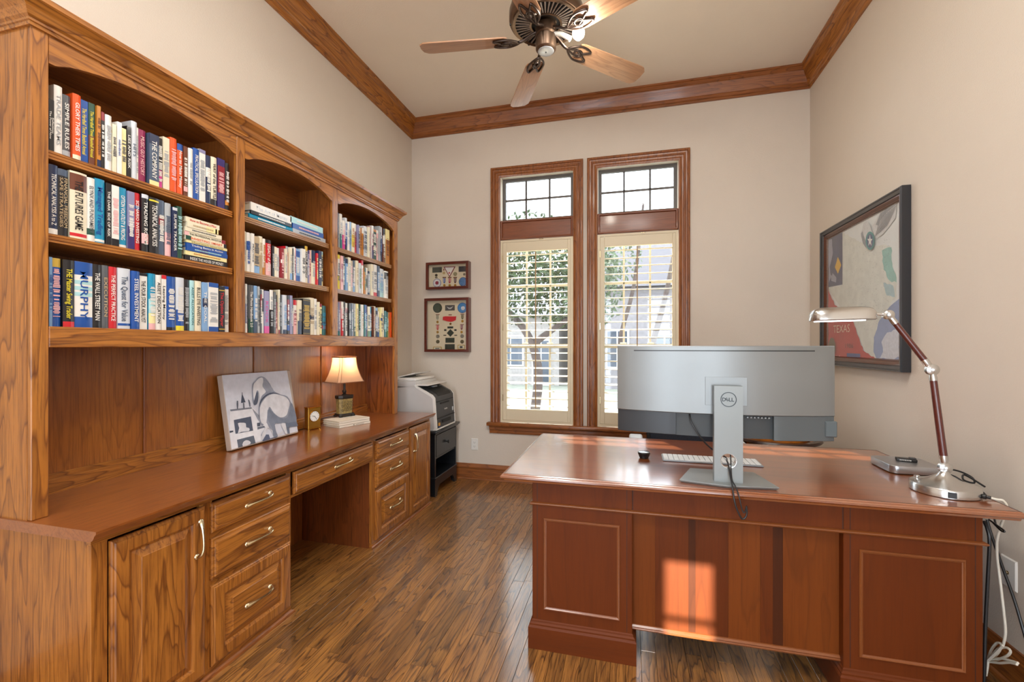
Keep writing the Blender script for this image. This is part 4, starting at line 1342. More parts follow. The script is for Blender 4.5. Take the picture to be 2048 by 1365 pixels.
M().tube([tuple(tb - d * 0.075 - sv * 0.014), tuple(tb + d * 0.095 - sv * 0.014)], 0.006, seg=12).tube([tuple(tb - d * 0.075 + sv * 0.014), tuple(tb + d * 0.095 + sv * 0.014)], 0.006, seg=12).build('fluorescent_tube', emit('tube_light', 'f6faff', 4.0), dl)
M().box(-0.010, 0.010, -0.006, 0.006, -0.006, 0.0, bev=0.001).xform(Matrix.Translation(H1 + d * 0.075 - upv * 0.013 - sv * 0.03)).build('head_switch', black_mat, dl)
# cords
cable('lamp_cord', [(1.243, 1.998, DZ + 0.012), (1.256, 1.995, DZ + 0.008), (1.272, 1.988, DZ + 0.005), (1.290, 1.985, DZ + 0.002), (1.302, 1.990, DZ - 0.03), tuple(at(1996, 1070, X=1.325)), tuple(at(1994, 1110, X=1.33)), tuple(at(2000, 1160, X=1.33)), tuple(at(2007, 1220, X=1.33)), tuple(at(2011, 1265, X=1.33)), tuple(at(2006, 1292, X=1.33))], 0.0042, plain('cord_white', 'e2dfd2', rough=0.5), 'white lamp cord running over the right edge of the desk', group=None)
wb = M()
for k, lp in enumerate(([(1975, 1322), (1983, 1300), (1994, 1287), (2003, 1291), (1995, 1308), (1978, 1323)], [(1976, 1322), (1995, 1300), (2012, 1296), (2021, 1304), (2010, 1315), (1978, 1325)],
                        [(1976, 1323), (1998, 1318), (2020, 1322), (2036, 1327)], [(1976, 1324), (1998, 1327), (2018, 1326), (2034, 1330)], [(1976, 1322), (1975, 1335), (1972, 1352)], [(2006, 1292), (1996, 1303), (1976, 1322)])):
    wb.tube([tuple(at(u_, v_, X=1.33 - 0.004 * k)) for u_, v_ in lp], 0.0042, seg=6, smooth=5)
tag(wb.build('cord_bundle', plain('cord_white', 'e2dfd2'), None), 'white cord tied in a looped bundle low behind the desk corner', 'cable')
def wallc(pts, X):
    return [tuple(at(u, v, X=X)) for u, v in pts]
cable('black_cable', wallc([(1968, 1043), (1975, 1060), (1979, 1085), (1976, 1150), (1971, 1250), (1969, 1330), (1968, 1372), (1966, 1400)], 1.262), 0.0055, black_mat, 'thick black cable hanging straight down beside the right pedestal')
cable('black_cable', wallc([(1974, 1040), (1986, 1080), (2005, 1135), (2030, 1205), (2055, 1290), (2080, 1370)], 1.36), 0.0048, black_mat, 'black cable slanting across the wall plate behind the desk')
cable('thin_black_cord', wallc([(1978, 1040), (1995, 1052), (2009, 1063), (2002, 1062), (1984, 1044)], 1.30), 0.003, black_mat, 'short black cord loop under the right end of the desk top')
cable('black_cable', [(1.300, 2.40, DZ + 0.012), (1.330, 2.30, DZ + 0.03), (1.350, 2.24, DZ + 0.02), (1.335, 2.20, DZ + 0.006), (1.310, 2.215, DZ + 0.012), (1.335, 2.25, DZ + 0.024), (1.345, 2.16, DZ + 0.004)], 0.0035, black_mat, 'tangled black lead coming out behind the silver mini computer')
cable('black_cable', [(1.285, 2.33, DZ + 0.012), (1.30, 2.26, DZ + 0.016), (1.30, 2.19, DZ + 0.006), (1.325, 2.12, DZ - 0.02), (1.33, 2.08, DZ - 0.12)], 0.0032, black_mat, 'black lead dropping off the desk edge behind the desk lamp')
def outlet(name, label, loc, nrm, w_=0.070, h_=0.114, duplex=True):
    t = thing(name, label, 'outlet' if duplex else 'wall plate', loc)
    n = Vector(nrm); s = Vector((0, 0, 1)).cross(n)
    def fr(a, b, h): return tuple(Vector(loc) + s * a + Vector((0, 0, b)) + n * h)
    M().loft_rect(fr, -w_ / 2, w_ / 2, -h_ / 2, h_ / 2, [(0, 0), (0, 0.002), (0.004, 0.006)]).build('cover_plate', white_mat, t, ang=20)
    if duplex:
        for zc_ in (-0.0195, 0.0195):
            p = M().loft_rect(fr, -0.0165, 0.0165, zc_ - 0.0145, zc_ + 0.0145, [(0, 0.005), (0.001, 0.0075)]).build('receptacle', white_mat, t)
            M().loft_rect(fr, -0.008, -0.006, zc_ - 0.003, zc_ + 0.006, [(0, 0.007), (0, 0.0078)]).loft_rect(fr, 0.006, 0.008, zc_ - 0.003, zc_ + 0.006, [(0, 0.007), (0, 0.0078)]).loft_rect(fr, -0.002, 0.002, zc_ - 0.010, zc_ - 0.006, [(0, 0.007), (0, 0.0078)]).build('slots', black_mat, p, smooth=False)
    else:
        m = M()
        q = M().lathe([(0.007, 0.005), (0.007, 0.008), (0.0045, 0.009), (0.0045, 0.016), (0.0, 0.016)], seg=12, axis='x')
        q.xform(Matrix.Translation(loc) @ Matrix.Rotation(PI, 4, 'Z')).build('coax_jack', brass_mat, t)
    return t
outlet('wall_outlet', 'white duplex outlet on the back wall beside the nightstand', (-1.473, YB, 0.342), (0, -1, 0))
o1, o2 = at(2006, 1160, X=XR), at(2033, 1170, X=XR)
outlet('cable_wall_plate', 'white cable wall plate low on the right wall behind hanging cords', (XR, (o1.y + o2.y) / 2, 0.43), (-1, 0, 0), w_=0.075, h_=0.117, duplex=False)

# ------------------------------------------------------------------ office chair and floor globe behind the desk
ch = thing('office_chair', 'black mesh office chair with pale arm pads behind the desk', 'chair', (0.36, 3.12, 0))
mesh_mat = plain('chair_mesh', '1d2230', rough=0.7, bump=0.8, bscale=400, var=0.25, vscale=90)
m = M()
vs, fs = [], []
nz_, nx_ = 10, 12
for i in range(nz_ + 1):
    z = 0.56 + 0.60 * i / nz_
    wv = 0.235 * (1 - 0.12 * abs(2 * i / nz_ - 1) ** 3)
    for k in range(nx_ + 1):
        x = -wv + 2 * wv * k / nx_
        y = 3.33 + 0.05 * (i / nz_ - 0.5) - 0.06 * (x / 0.24) ** 2
        vs.append((0.36 + x, y, z))
k0 = len(vs)
vs += [(x, y + 0.02, z) for x, y, z in vs]
for i in range(nz_):
    for k in range(nx_):
        a = i * (nx_ + 1) + k
        fs.append((a, a + 1, a + nx_ + 2, a + nx_ + 1)); fs.append((k0 + a, k0 + a + nx_ + 1, k0 + a + nx_ + 2, k0 + a + 1))
m.add(vs, fs).build('backrest', mesh_mat, ch)
ring_ = [vs[k] for k in range(nx_ + 1)] + [vs[i * (nx_ + 1) + nx_] for i in range(1, nz_ + 1)] + [vs[nz_ * (nx_ + 1) + k] for k in range(nx_ - 1, -1, -1)] + [vs[i * (nx_ + 1)] for i in range(nz_ - 1, 0, -1)]
M().tube(ring_, 0.014, seg=8, closed=True).build('back_frame', black_mat, ch)
M().box(0.12, 0.60, 2.90, 3.32, 0.43, 0.50, bev=0.03, seg=3).build('seat', mesh_mat, ch)
M().lathe([(0.03, 0.10), (0.03, 0.28), (0.022, 0.28), (0.022, 0.43)], c=(0.36, 3.12, 0), seg=18).build('gas_lift', black_mat, ch)
M().tube([(0.36, 3.2, 0.42), (0.36, 3.40, 0.44), (0.36, 3.40, 0.75)], 0.02, seg=8, smooth=5).build('back_support', black_mat, ch)
for k in range(5):
    a = 2 * PI * k / 5 + 0.3
    e = (0.36 + 0.29 * math.cos(a), 3.12 + 0.29 * math.sin(a))
    lg = M().tube([(0.36, 3.12, 0.12), (e[0], e[1], 0.075)], [0.028, 0.016], seg=8).build('leg', black_mat, ch)
    M().lathe([(0.0, -0.02), (0.026, -0.02), (0.028, 0), (0.026, 0.02), (0, 0.02)], c=(e[0], e[1], 0.029), seg=14, axis='x').tube([(e[0], e[1], 0.03), (e[0], e[1], 0.08)], 0.006, seg=6).build('caster', black_mat, lg)
pad_mat = plain('arm_pad_grey', 'c3c7cb', rough=0.35)
for s in (-1, 1):
    xx = 0.36 + s * 0.315
    M().tube([(0.36 + s * 0.2, 3.12, 0.44), (xx, 3.12, 0.46), (xx, 3.12, 0.66)], 0.014, seg=8, smooth=4).build('arm_post', black_mat, ch)
    M().box(xx - 0.045, xx + 0.045, 3.00, 3.25, 0.662, 0.700, bev=0.014, seg=3).build('arm_pad', pad_mat, ch)

gx, gy = 1.02, 3.62
gl = thing('floor_globe', 'antique style floor globe in a dark wooden stand in the right corner', 'globe', (gx, gy, 0))
gw = plain('walnut_dark', '2e150d', rough=0.3, coat=0.4)
amber = plain('antique_map', 'b06a22', rough=0.4, var=0.35, vscale=18)
for k in range(4):
    a = PI / 4 + k * PI / 2 - 0.35
    x, y = gx + 0.235 * math.cos(a), gy + 0.235 * math.sin(a)
    M().lathe([(0.014, 0), (0.020, 0.03), (0.012, 0.06), (0.012, 0.10), (0.022, 0.12), (0.022, 0.16), (0.011, 0.18), (0.011, 0.30), (0.018, 0.34), (0.020, 0.42), (0.010, 0.47), (0.018, 0.50), (0.010, 0.53), (0.017, 0.56), (0.010, 0.585), (0.016, 0.61), (0.012, 0.645)], c=(x, y, 0), seg=16).build('leg', gw, gl)
M().lathe([(0.245, 0.64), (0.285, 0.64), (0.292, 0.648), (0.285, 0.662), (0.245, 0.662), (0.245, 0.64)], c=(gx, gy, 0), seg=56).build('horizon_ring', gw, gl)
M().lathe([(0.215, 0.555), (0.238, 0.555), (0.240, 0.64), (0.215, 0.64), (0.215, 0.555)], c=(gx, gy, 0), seg=56).build('map_band', amber, gl)
M().lathe([(0.0, -0.205)] + [(0.205 * math.cos(t_), 0.205 * math.sin(t_)) for t_ in [(-PI / 2) + PI * k / 18 for k in range(1, 18)]] + [(0.0, 0.205)], c=(gx, gy, 0.66), seg=40).build('globe_sphere', amber, gl)
M().lathe([(0.05, 0.15), (0.24, 0.15), (0.24, 0.17), (0.05, 0.17), (0.05, 0.15)], c=(gx, gy, 0), seg=40).build('stretcher_shelf', gw, gl)

# ------------------------------------------------------------------ ceiling fan
FX, FY, FZ, FR, FPH = -0.449, 2.463, 3.025, 0.712, 3.2825
fan = thing('ceiling_fan', 'bronze ceiling fan with five oak blades hanging from the ceiling', 'fan', (FX, FY, 3.0))
M().lathe([(0.075, 0.60), (0.078, 0.585), (0.060, 0.54), (0.022, 0.52)], c=(FX, FY, 3.0), seg=32).build('canopy', bronze_mat, fan)
M().lathe([(0.013, 0.33), (0.013, 0.54)], c=(FX, FY, 3.0), seg=16).build('downrod', bronze_mat, fan)
hs = M().lathe([(0.03, 0.345), (0.06, 0.335), (0.115, 0.31), (0.165, 0.27), (0.192, 0.225), (0.198, 0.185), (0.205, 0.175), (0.205, 0.130), (0.198, 0.118), (0.192, 0.112), (0.185, 0.112), (0.185, 0.120), (0.06, 0.120)], c=(FX, FY, 3.0), seg=56).build('motor_housing', bronze_mat, fan)
M().lathe([(0.060, 0.116), (0.183, 0.118), (0.184, 0.122), (0.060, 0.122), (0.060, 0.116)], c=(FX, FY, 3.0), seg=48).build('vent_recess', plain('fan_dark', '0e0c0c', rough=0.7), hs)
for k in range(44):
    a = 2 * PI * k / 44
    m = M().box(0.088, 0.172, -0.0042, 0.0042, 0.108, 0.117, bev=0.002)
    m.xform(Matrix.Translation((FX, FY, 3.0)) @ Matrix.Rotation(a, 4, 'Z'))
    m.build('vent_fin', plain('fan_fin', '7a6e66', rough=0.4, metal=0.6), hs)
M().lathe([(0.170, 0.107), (0.186, 0.105), (0.188, 0.112), (0.170, 0.114), (0.170, 0.107)], c=(FX, FY, 3.0), seg=56).lathe([(0.080, 0.104), (0.090, 0.104), (0.090, 0.114), (0.080, 0.114), (0.080, 0.104)], c=(FX, FY, 3.0), seg=40).build('vent_ring', bronze_mat, hs)
for k in range(6):
    a = 2 * PI * k / 6 + 0.2
    M().lathe([(0.0, -0.008), (0.006, -0.006), (0.006, 0.0)], c=(FX + 0.197 * math.cos(a), FY + 0.197 * math.sin(a), 3.118), seg=10).build('screw', black_mat, hs)
M().lathe([(0.050, 0.105), (0.058, 0.100), (0.058, 0.050), (0.050, 0.044), (0.056, 0.038), (0.058, 0.0), (0.056, -0.030), (0.049, -0.038), (0.046, -0.040)], c=(FX, FY, 3.0), seg=36).build('switch_housing', bronze_mat, fan)
M().lathe([(0.0, -0.046), (0.030, -0.045), (0.044, -0.042), (0.046, -0.036)], c=(FX, FY, 3.0), seg=32).build('bottom_cap', plain('cap_grey', 'b7bcc2', rough=0.25, metal=0.4), fan)
M().lathe([(0.0, -0.050), (0.004, -0.049), (0.004, -0.045)], c=(FX, FY, 3.0), seg=10).build('cap_screw', black_mat, fan)
blade_mat = wood('blade_oak', 'bb8f6c', 'a87c5a', '7d5540', axis='x', rough=0.35, coat=0.4, line=0.5, pores=0.5, rings=14)
iron = plain('blade_iron', '4e423c', rough=0.3, metal=0.85)
for k in range(5):
    a = FPH - k * 2 * PI / 5
    R_ = Matrix.Translation((FX, FY, FZ)) @ Matrix.Rotation(a, 4, 'Z')
    pitch_ = Matrix.Rotation(math.radians(-13), 4, 'X')
    poly = [(0.215, -0.050), (0.235, -0.060), (0.66, -0.070), (0.690, -0.066), (0.712, -0.045), (0.717, 0.0), (0.712, 0.045), (0.690, 0.066), (0.66, 0.070), (0.235, 0.060), (0.215, 0.050)]
    b = M().prism(poly, 'z', 0.0, 0.0065).build('blade', blade_mat, None, local=True)
    b.parent = fan
    b.matrix_local = Matrix.Translation((0, 0, 0)) @ Matrix.Translation((FX - FX, FY - FY, FZ - 3.0)) @ Matrix.Rotation(a, 4, 'Z') @ pitch_
    ir = M()
    ir.tube([(0.050, 0, 0.045), (0.085, 0, 0.030), (0.125, 0, 0.004), (0.160, 0, -0.006)], [0.012, 0.011, 0.010, 0.009], seg=8, smooth=4, flat=0.7)
    s0 = len(ir.v)
    for sg in (-1, 1):
        leaf = [(0.150, 0), (0.175, 0.026 * sg), (0.215, 0.046 * sg), (0.265, 0.044 * sg), (0.292, 0.030 * sg), (0.262, 0.012 * sg), (0.235, -0.004 * sg), (0.205, -0.016 * sg), (0.175, -0.010 * sg)]
        ir.tube([(x, y, -0.006) for x, y in leaf], 0.0062, seg=8, smooth=4, closed=True)
    ov = [(0.222 + 0.026 * math.cos(t_), 0.020 * math.sin(t_), -0.008) for t_ in [2 * PI * q / 10 for q in range(10)]]
    ir.tube(ov, 0.0055, seg=8, smooth=2, closed=True)
    ir.v = ir.v[:s0] + [tuple(pitch_ @ Vector(p)) for p in ir.v[s0:]]
    io = ir.build('blade_iron', iron, None, local=True)
    io.parent = fan
    io.matrix_local = Matrix.Translation((0, 0, FZ - 3.0)) @ Matrix.Rotation(a, 4, 'Z')
# bare bulb of the light kit
bc = Vector(at(1157, 66, Y=FY - 0.02))
M().tube([(FX + 0.05, FY - 0.01, 3.045), (FX + 0.09, FY - 0.015, 3.030), tuple(bc + Vector((-0.045, 0.003, -0.022)))], [0.010, 0.013, 0.015], seg=12).build('bulb_socket', plain('socket_white', 'd8d4cc'), fan)
M().lathe([(0.0, -0.036), (0.016, -0.033), (0.030, -0.018), (0.034, 0.0), (0.030, 0.018), (0.018, 0.030), (0.0, 0.035)], c=tuple(bc), seg=20).build('light_bulb', emit('bulb_glow', 'fff4dc', 14.0), fan)
add_light('bulb_light', 'POINT', tuple(bc + Vector((0.03, -0.03, -0.06))), (0, 0, 0), 10, (1.0, 0.93, 0.80), shadow_soft_size=0.05)

# ------------------------------------------------------------------ framed map on the right wall
PX = XR - 0.046
pa, pb_ = at(1640, 472, X=PX).y, at(1803, 368, X=PX).y      # far and near edges
pz1, pz0 = 2.165, 1.175
fr_ = lambda a, b, n: (XR - 0.004 - n, a, b)
pic = thing('framed_map', 'large framed state map poster with an eagle on the right wall', 'picture', (XR, (pa + pb_) / 2, (pz0 + pz1) / 2))
frame_black = plain('frame_black', '23262c', rough=0.3, coat=0.4)
M().loop_frame(fr_, pb_, pa, pz0, pz1, [(0, 0.0), (0, 0.040), (0.004, 0.046), (0.010, 0.046), (0.014, 0.040), (0.030, 0.036), (0.034, 0.028), (0.034, 0.0)]).build('outer_frame', frame_black, pic, ang=20)
M().loop_frame(fr_, pb_ + .034, pa - .034, pz0 + .034, pz1 - .034, [(0, 0.0), (0, 0.030), (0.008, 0.032), (0.020, 0.022), (0.026, 0.024), (0.032, 0.016), (0.034, 0.0)]).build('inner_frame', wood('frame_walnut', '6a3a22', '532a18', '2e150c', axis='y', rough=0.3, coat=0.4, line=0.3), pic, ang=20)
ia, ib, iz0, iz1 = pa - .066, pb_ + .066, pz0 + .066, pz1 - .066     # ia far (left in view), ib near
XP = XR - 0.014
M().box(XP, XP + 0.004, ib, ia, iz0, iz1).build('print_sheet', plain('map_paper', 'e4e9e8', rough=0.7, var=0.05, vscale=9), pic, smooth=False)
PL = [0]
def pw(px, py):
    """point of the enlarged view of the picture -> (y, z) on the sheet"""
    p = at(1600 + px / 3.103, 340 + py / 3.103, X=XP)
    return (min(max(p.y, ib), ia), min(max(p.z, iz0), iz1))
def pdecal(name, pts, mat, jag=0.0, seed=1, parent=None, raw=False):
    PL[0] += 1
    r_ = random.Random(seed)
    q = pts if raw else [pw(*p) for p in pts]
    out = []
    for i in range(len(q)):
        a, b = q[i], q[(i + 1) % len(q)]
        nseg = 1 if not jag else max(1, int(math.hypot(b[0] - a[0], b[1] - a[1]) / 0.02))
        for s in range(nseg):
            t_ = s / nseg
            jx = 0 if s == 0 else r_.uniform(-jag, jag)
            out.append((min(max(a[0] + (b[0] - a[0]) * t_ + jx, ib), ia), min(max(a[1] + (b[1] - a[1]) * t_ + (0 if s == 0 else r_.uniform(-jag, jag)), iz0), iz1)))
    m = M()
    fill(m, [(XP - 0.0004 * PL[0] - 0.0002, y, z) for y, z in out])
    return m.build(name, mat, parent or pic, smooth=False)
mnavy, mred = plain('map_navy', '3c4468', rough=0.7, var=0.15, vscale=14), plain('map_red', 'bf3c38', rough=0.7, var=0.08, vscale=10)
mland = plain('map_land', 'dcdfd6', rough=0.7, var=0.08, vscale=22)
pdecal('print_land', [(262, 375), (420, 470), (560, 470), (565, 590), (600, 660), (600, 790), (545, 860), (480, 960), (460, 1180), (420, 1150), (350, 1000), (250, 850), (175, 740), (262, 715)], mland, 0.006, 3)
pdecal('print_teal', [(510, 500), (568, 480), (575, 600), (600, 670), (600, 700), (560, 690), (520, 620)], plain('map_teal', '8fc0b8', rough=0.7, var=0.12, vscale=20), 0.006, 5)
pdecal('print_blue_wash', [(520, 700), (580, 720), (590, 790), (540, 780)], plain('map_wash', 'a9c6cc', rough=0.7, var=0.1, vscale=30), 0.006, 6)
pdecal('print_navy_block', [(160, 400), (265, 372), (265, 712), (172, 730)], mnavy)
pdecal('print_navy_figure', [(176, 440), (200, 430), (206, 520), (186, 600), (196, 690), (225, 700), (228, 670), (205, 640), (182, 700), (176, 560)], plain('map_figure', '9da0b4', rough=0.7), 0.003, 8)
pdecal('print_yellow_diamond', [(238, 540), (258, 592), (238, 645), (219, 604)], plain('map_yellow', 'e3b21c', rough=0.7), 0.002, 9)
pdecal('print_red_field', [(160, 740), (178, 745), (215, 830), (330, 935), (372, 1050), (395, 1120), (470, 1190), (470, 1260), (160, 1230)], mred, 0.006, 10)
pdecal('print_gulf', [(620, 800), (560, 850), (500, 930), (462, 1040), (460, 1130), (478, 1200), (622, 1230)], plain('map_gulf', '8e9fc4', rough=0.7, var=0.1, vscale=12), 0.004, 11)
pdecal('print_gulf_shoal', [(600, 990), (545, 1010), (510, 1070), (520, 1130), (500, 1190), (540, 1210), (590, 1210), (622, 1160), (622, 1000)], plain('map_shoal', 'd7dce6', rough=0.7, var=0.12, vscale=60), 0.008, 12)
ew = plain('eagle_grey', '8e9296', rough=0.7, var=0.2, vscale=50)
ewl = plain('eagle_light', 'd2d4d4', rough=0.7, var=0.1, vscale=60)
pdecal('print_eagle_wing', [(455, 350), (500, 270), (560, 225), (602, 188), (604, 240), (598, 300), (560, 350), (520, 400), (480, 425), (462, 400)], ewl, 0.0, 13)
pdecal('print_eagle_wing', [(505, 268), (560, 225), (602, 190), (602, 215), (555, 255), (512, 300), (490, 345), (475, 340)], ew, 0.0, 14)
for k in range(9):
    x0_, y0_ = 470 + 9 * k, 415 - 8 * k
    x1_, y1_ = 505 + 12 * k, 300 - 10 * k
    pdecal('print_feather', [(x0_, y0_), (x1_, y1_), (x1_ + 3, y1_ + 4), (x0_ + 4, y0_ + 1)], ew, 0, 2)
pdecal('print_eagle_body', [(405, 330), (425, 318), (445, 345), (455, 380), (440, 470), (420, 490), (395, 440), (388, 395)], ewl, 0.003, 14)
pdecal('print_eagle_back', [(388, 395), (398, 380), (418, 440), (425, 490), (400, 455)], ew, 0.002, 15)
def oval(cx, cy, rx, ry, n=20):
    return [(cx + rx * math.cos(2 * PI * k / n), cy + ry * math.sin(2 * PI * k / n)) for k in range(n)]
pdecal('print_seal', oval(446, 440, 28, 58), plain('seal_teal', '2f8a8c', rough=0.6))
pdecal('print_seal_center', oval(446, 440, 19, 44), plain('seal_navy', '3a4f78', rough=0.6))
star = []
for k in range(10):
    rr2 = (17, 40) if k % 2 == 0 else (7, 15)
    a = -PI / 2 + PI * k / 5
    star.append((446 + rr2[0] * math.cos(a), 440 + rr2[1] * math.sin(a)))
pdecal('print_star', star, plain('seal_white', 'e6e6e2', rough=0.6))
pdecal('print_medallion', oval(208, 1100, 22, 58), plain('medallion', '6a5a40', rough=0.7, var=0.4, vscale=120))
pdecal('print_label', [(302, 1138), (386, 1142), (386, 1166), (302, 1160)], plain('map_label', '41508c', rough=0.7))
mk = M(); r_ = random.Random(4)
for k in range(420):
    px, py = r_.uniform(285, 560), r_.uniform(430, 1000)
    if py > 850 and px < 350: continue
    y, z = pw(px, py); s_ = r_.uniform(0.002, 0.007)
    mk.add([(XP - 0.0012, y, z), (XP - 0.0012, y - s_, z), (XP - 0.0012, y - s_, z + 0.0015), (XP - 0.0012, y, z + 0.0015)], [(0, 1, 2, 3)])
mk.build('print_place_marks', plain('ink_grey', '6a7078', rough=0.8), pic, smooth=False, kind='stuff')
ty, tz = pw(268, 985)
ink = plain('ink_cream', 'eadfc0', rough=0.7)
text('print_lettering', 'TEXAS', ink, pic, (XP - 0.012, ty, tz), (0, -1, 0), (0, 0, 1), length=0.245, height=0.055, bold=-0.012)
ty, tz = pw(318, 1092)
text('print_lettering', '1986', plain('ink_dark', '5c1f1c', rough=0.7), pic, (XP - 0.012, ty, tz), (0, -1, 0), (0, 0, 1), length=0.11, height=0.030)
M().box(XP - 0.0135, XP - 0.0125, ib, ia, iz0, iz1).build('glass', thin_glass, pic, smooth=False)

# ------------------------------------------------------------------ two shadow boxes with medals
def shadow_box(label, x0, x1, z0, z1):
    t = thing('shadow_box', label, 'display case', ((x0 + x1) / 2, YB, (z0 + z1) / 2), group='shadow boxes on the back wall')
    fb = lambda a, b, n: (a, YB - n, b)
    M().loop_frame(fb, x0, x1, z0, z1, [(0, 0.002), (0, 0.078), (0.003, 0.082), (0.024, 0.082), (0.026, 0.078), (0.026, 0.070), (0.012, 0.070), (0.012, 0.002)]).build('case_frame', wood('mahogany_x', '6a2c1c', '571f14', '35120c', axis='x', rough=0.3, coat=0.4, line=0.2), t, ang=20)
    M().box(x0 + 0.01, x1 - 0.01, YB - 0.030, YB - 0.004, z0 + 0.01, z1 - 0.01).build('felt_backing', plain('felt_cream', 'ddd0b2', rough=0.9), t, smooth=False)
    M().box(x0 + 0.012, x1 - 0.012, YB - 0.074, YB - 0.0715, z0 + 0.012, z1 - 0.012).build('glass', thin_glass, t, smooth=False)
    return t
YD = YB - 0.031
def zpos(t, px, py): return at(840 + px / 6.5, 510 + py / 6.5, Y=YD)
def disc(t, px, py, r, col, name='patch', rim=None, h=0.003):
    p = zpos(t, px, py)
    if rim:
        M().lathe([(0, -h * 0.6), (r * 1.12, -h * 0.6), (r * 1.12, 0)], c=(p.x, YD, p.z), seg=24, axis='y').build(name + '_rim', plain('c_' + rim, rim, rough=0.6), t)
    M().lathe([(0, -h), (r, -h), (r, 0)], c=(p.x, YD, p.z), seg=24, axis='y').build(name, plain('c_' + col, col, rough=0.6, var=0.3, vscale=60), t)
def rect(t, px0, py0, px1, py1, col, name='patch', h=0.003, var=0.25, par=None):
    a, b = zpos(t, px0, py0), zpos(t, px1, py1)
    zm0, zm1 = min(a.z, b.z), max(a.z, b.z)
    return M().box(a.x, b.x, YD - h, YD, zm0, zm1, bev=0.0008).build(name, plain('c_' + col, col, rough=0.6, var=var, vscale=70), par or t)
def medal(t, px, py0, py1, c1, c2, metal='b98f3c'):
    a, b = zpos(t, px, py0), zpos(t, px, py1)
    L = a.z - b.z
    w_ = 0.0135
    m = M()
    m.prism([(a.x - w_, a.z), (a.x + w_, a.z), (a.x + w_, a.z - L * 0.42), (a.x + w_ * 0.3, a.z - L * 0.6), (a.x - w_ * 0.3, a.z - L * 0.6), (a.x - w_, a.z - L * 0.42)], 'y', YD - 0.003, YD)
    rb = m.build('ribbon', plain('c_' + c1, c1, rough=0.7), t, smooth=False)
    for dx in (-0.5, 0.5):
        M().box(a.x + dx * w_ - 0.0022, a.x + dx * w_ + 0.0022, YD - 0.0038, YD - 0.003, a.z - L * 0.45, a.z - 0.001).build('ribbon_stripe', plain('c_' + c2, c2, rough=0.7), rb, smooth=False)
    M().lathe([(0, -0.004), (0.012, -0.004), (0.013, -0.002), (0.013, 0)], c=(a.x, YD, b.z + 0.011), seg=18, axis='y').build('medal', plain('metal_' + metal, metal, rough=0.35, metal=0.7, var=0.2, vscale=90), t)
s1 = shadow_box('small horizontal dark wood shadow box with medals and a triangular badge', -1.962, -1.512, 1.872, 2.142)
rect(s1, 162, 165, 285, 228, '3a4038'); rect(s1, 503, 152, 598, 218, '2c3036')
tri = [zpos(s1, *q) for q in ((308, 156), (462, 152), (385, 292))]
M().prism([(p.x, p.z) for p in tri], 'y', YD - 0.003, YD).build('badge_border', plain('c_badge_maroon', '7a2030', rough=0.6), s1, smooth=False)
tri = [zpos(s1, *q) for q in ((324, 165), (446, 162), (385, 275))]
bd_ = M().prism([(p.x, p.z) for p in tri], 'y', YD - 0.0042, YD - 0.003).build('badge_field', plain('c_badge_white', 'e4e2dc', rough=0.6), s1, smooth=False)
q = zpos(s1, 383, 236)
M().box(q.x - 0.010, q.x + 0.010, YD - 0.005, YD - 0.0042, q.z - 0.0035, q.z + 0.0035).box(q.x - 0.0035, q.x + 0.0035, YD - 0.0052, YD - 0.0043, q.z - 0.010, q.z + 0.010).build('red_cross', plain('c_red', 'b01c24', rough=0.6), bd_, smooth=False)
disc(s1, 222, 366, 0.0385, 'd9d6d2', rim='2f4a8a'); disc(s1, 222, 366, 0.018, '8c1f3c', name='patch_center', h=0.004); disc(s1, 560, 350, 0.040, '4a78a8', rim='1f4a78')
disc(s1, 310, 237, 0.013, 'b9a06a', 'pin'); disc(s1, 458, 250, 0.020, '8f8a66', 'coin'); disc(s1, 212, 266, 0.014, '4a4030', 'pin'); disc(s1, 576, 254, 0.012, '6a6450', 'pin')
rect(s1, 196, 290, 228, 302, '4a4030', 'bar_pin'); rect(s1, 305, 182, 316, 206, '8c1f24', 'bar_pin')
medal(s1, 317, 305, 412, '3c5a9a', 'd8d8d8'); medal(s1, 386, 305, 412, 'b02a34', 'e0d8d0'); medal(s1, 458, 302, 412, '5a3038', 'c8c0b8')
for px in (317, 386, 458): rect(s1, px - 24, 293 - 4, px + 24, 301, '7a5030', 'bar_pin')
s2 = shadow_box('tall dark wood shadow box with a red neck ribbon and patches, below the small one', -1.978, -1.510, 1.252, 1.785)
disc(s2, 228, 692, 0.044, '3c4a3a', rim='23281f'); disc(s2, 552, 690, 0.046, '3f86c0', rim='1f5a98'); disc(s2, 560, 694, 0.020, 'd8d8e0', name='patch_center', h=0.004)
rect(s2, 328, 656, 452, 724, '4a4a48', 'embroidered_patch')
w_ = [zpos(s2, *q_) for q_ in ((345, 672), (388, 690), (436, 668), (405, 706), (375, 706))]
M().prism([(p.x, p.z) for p in w_], 'y', YD - 0.0042, YD - 0.003).build('embroidered_wings', plain('c_wing', 'b8b8b4', rough=0.7), s2, smooth=False)
rb = [zpos(s2, *q_) for q_ in ((300, 806), (330, 800), (440, 802), (472, 800), (466, 850), (425, 868), (395, 872), (350, 864), (298, 848))]
M().prism([(p.x, p.z) for p in rb], 'y', YD - 0.005, YD).build('neck_ribbon', plain('c_ribbon_red', 'c8202a', rough=0.6), s2, smooth=False)
p = zpos(s2, 397, 898)
st_ = [(p.x + (0.017 if k % 2 == 0 else 0.007) * math.sin(PI * k / 5), p.z + (0.017 if k % 2 == 0 else 0.007) * math.cos(PI * k / 5)) for k in range(10)]
M().prism(st_, 'y', YD - 0.004, YD).build('star_medal', gold_mat, s2, smooth=False)
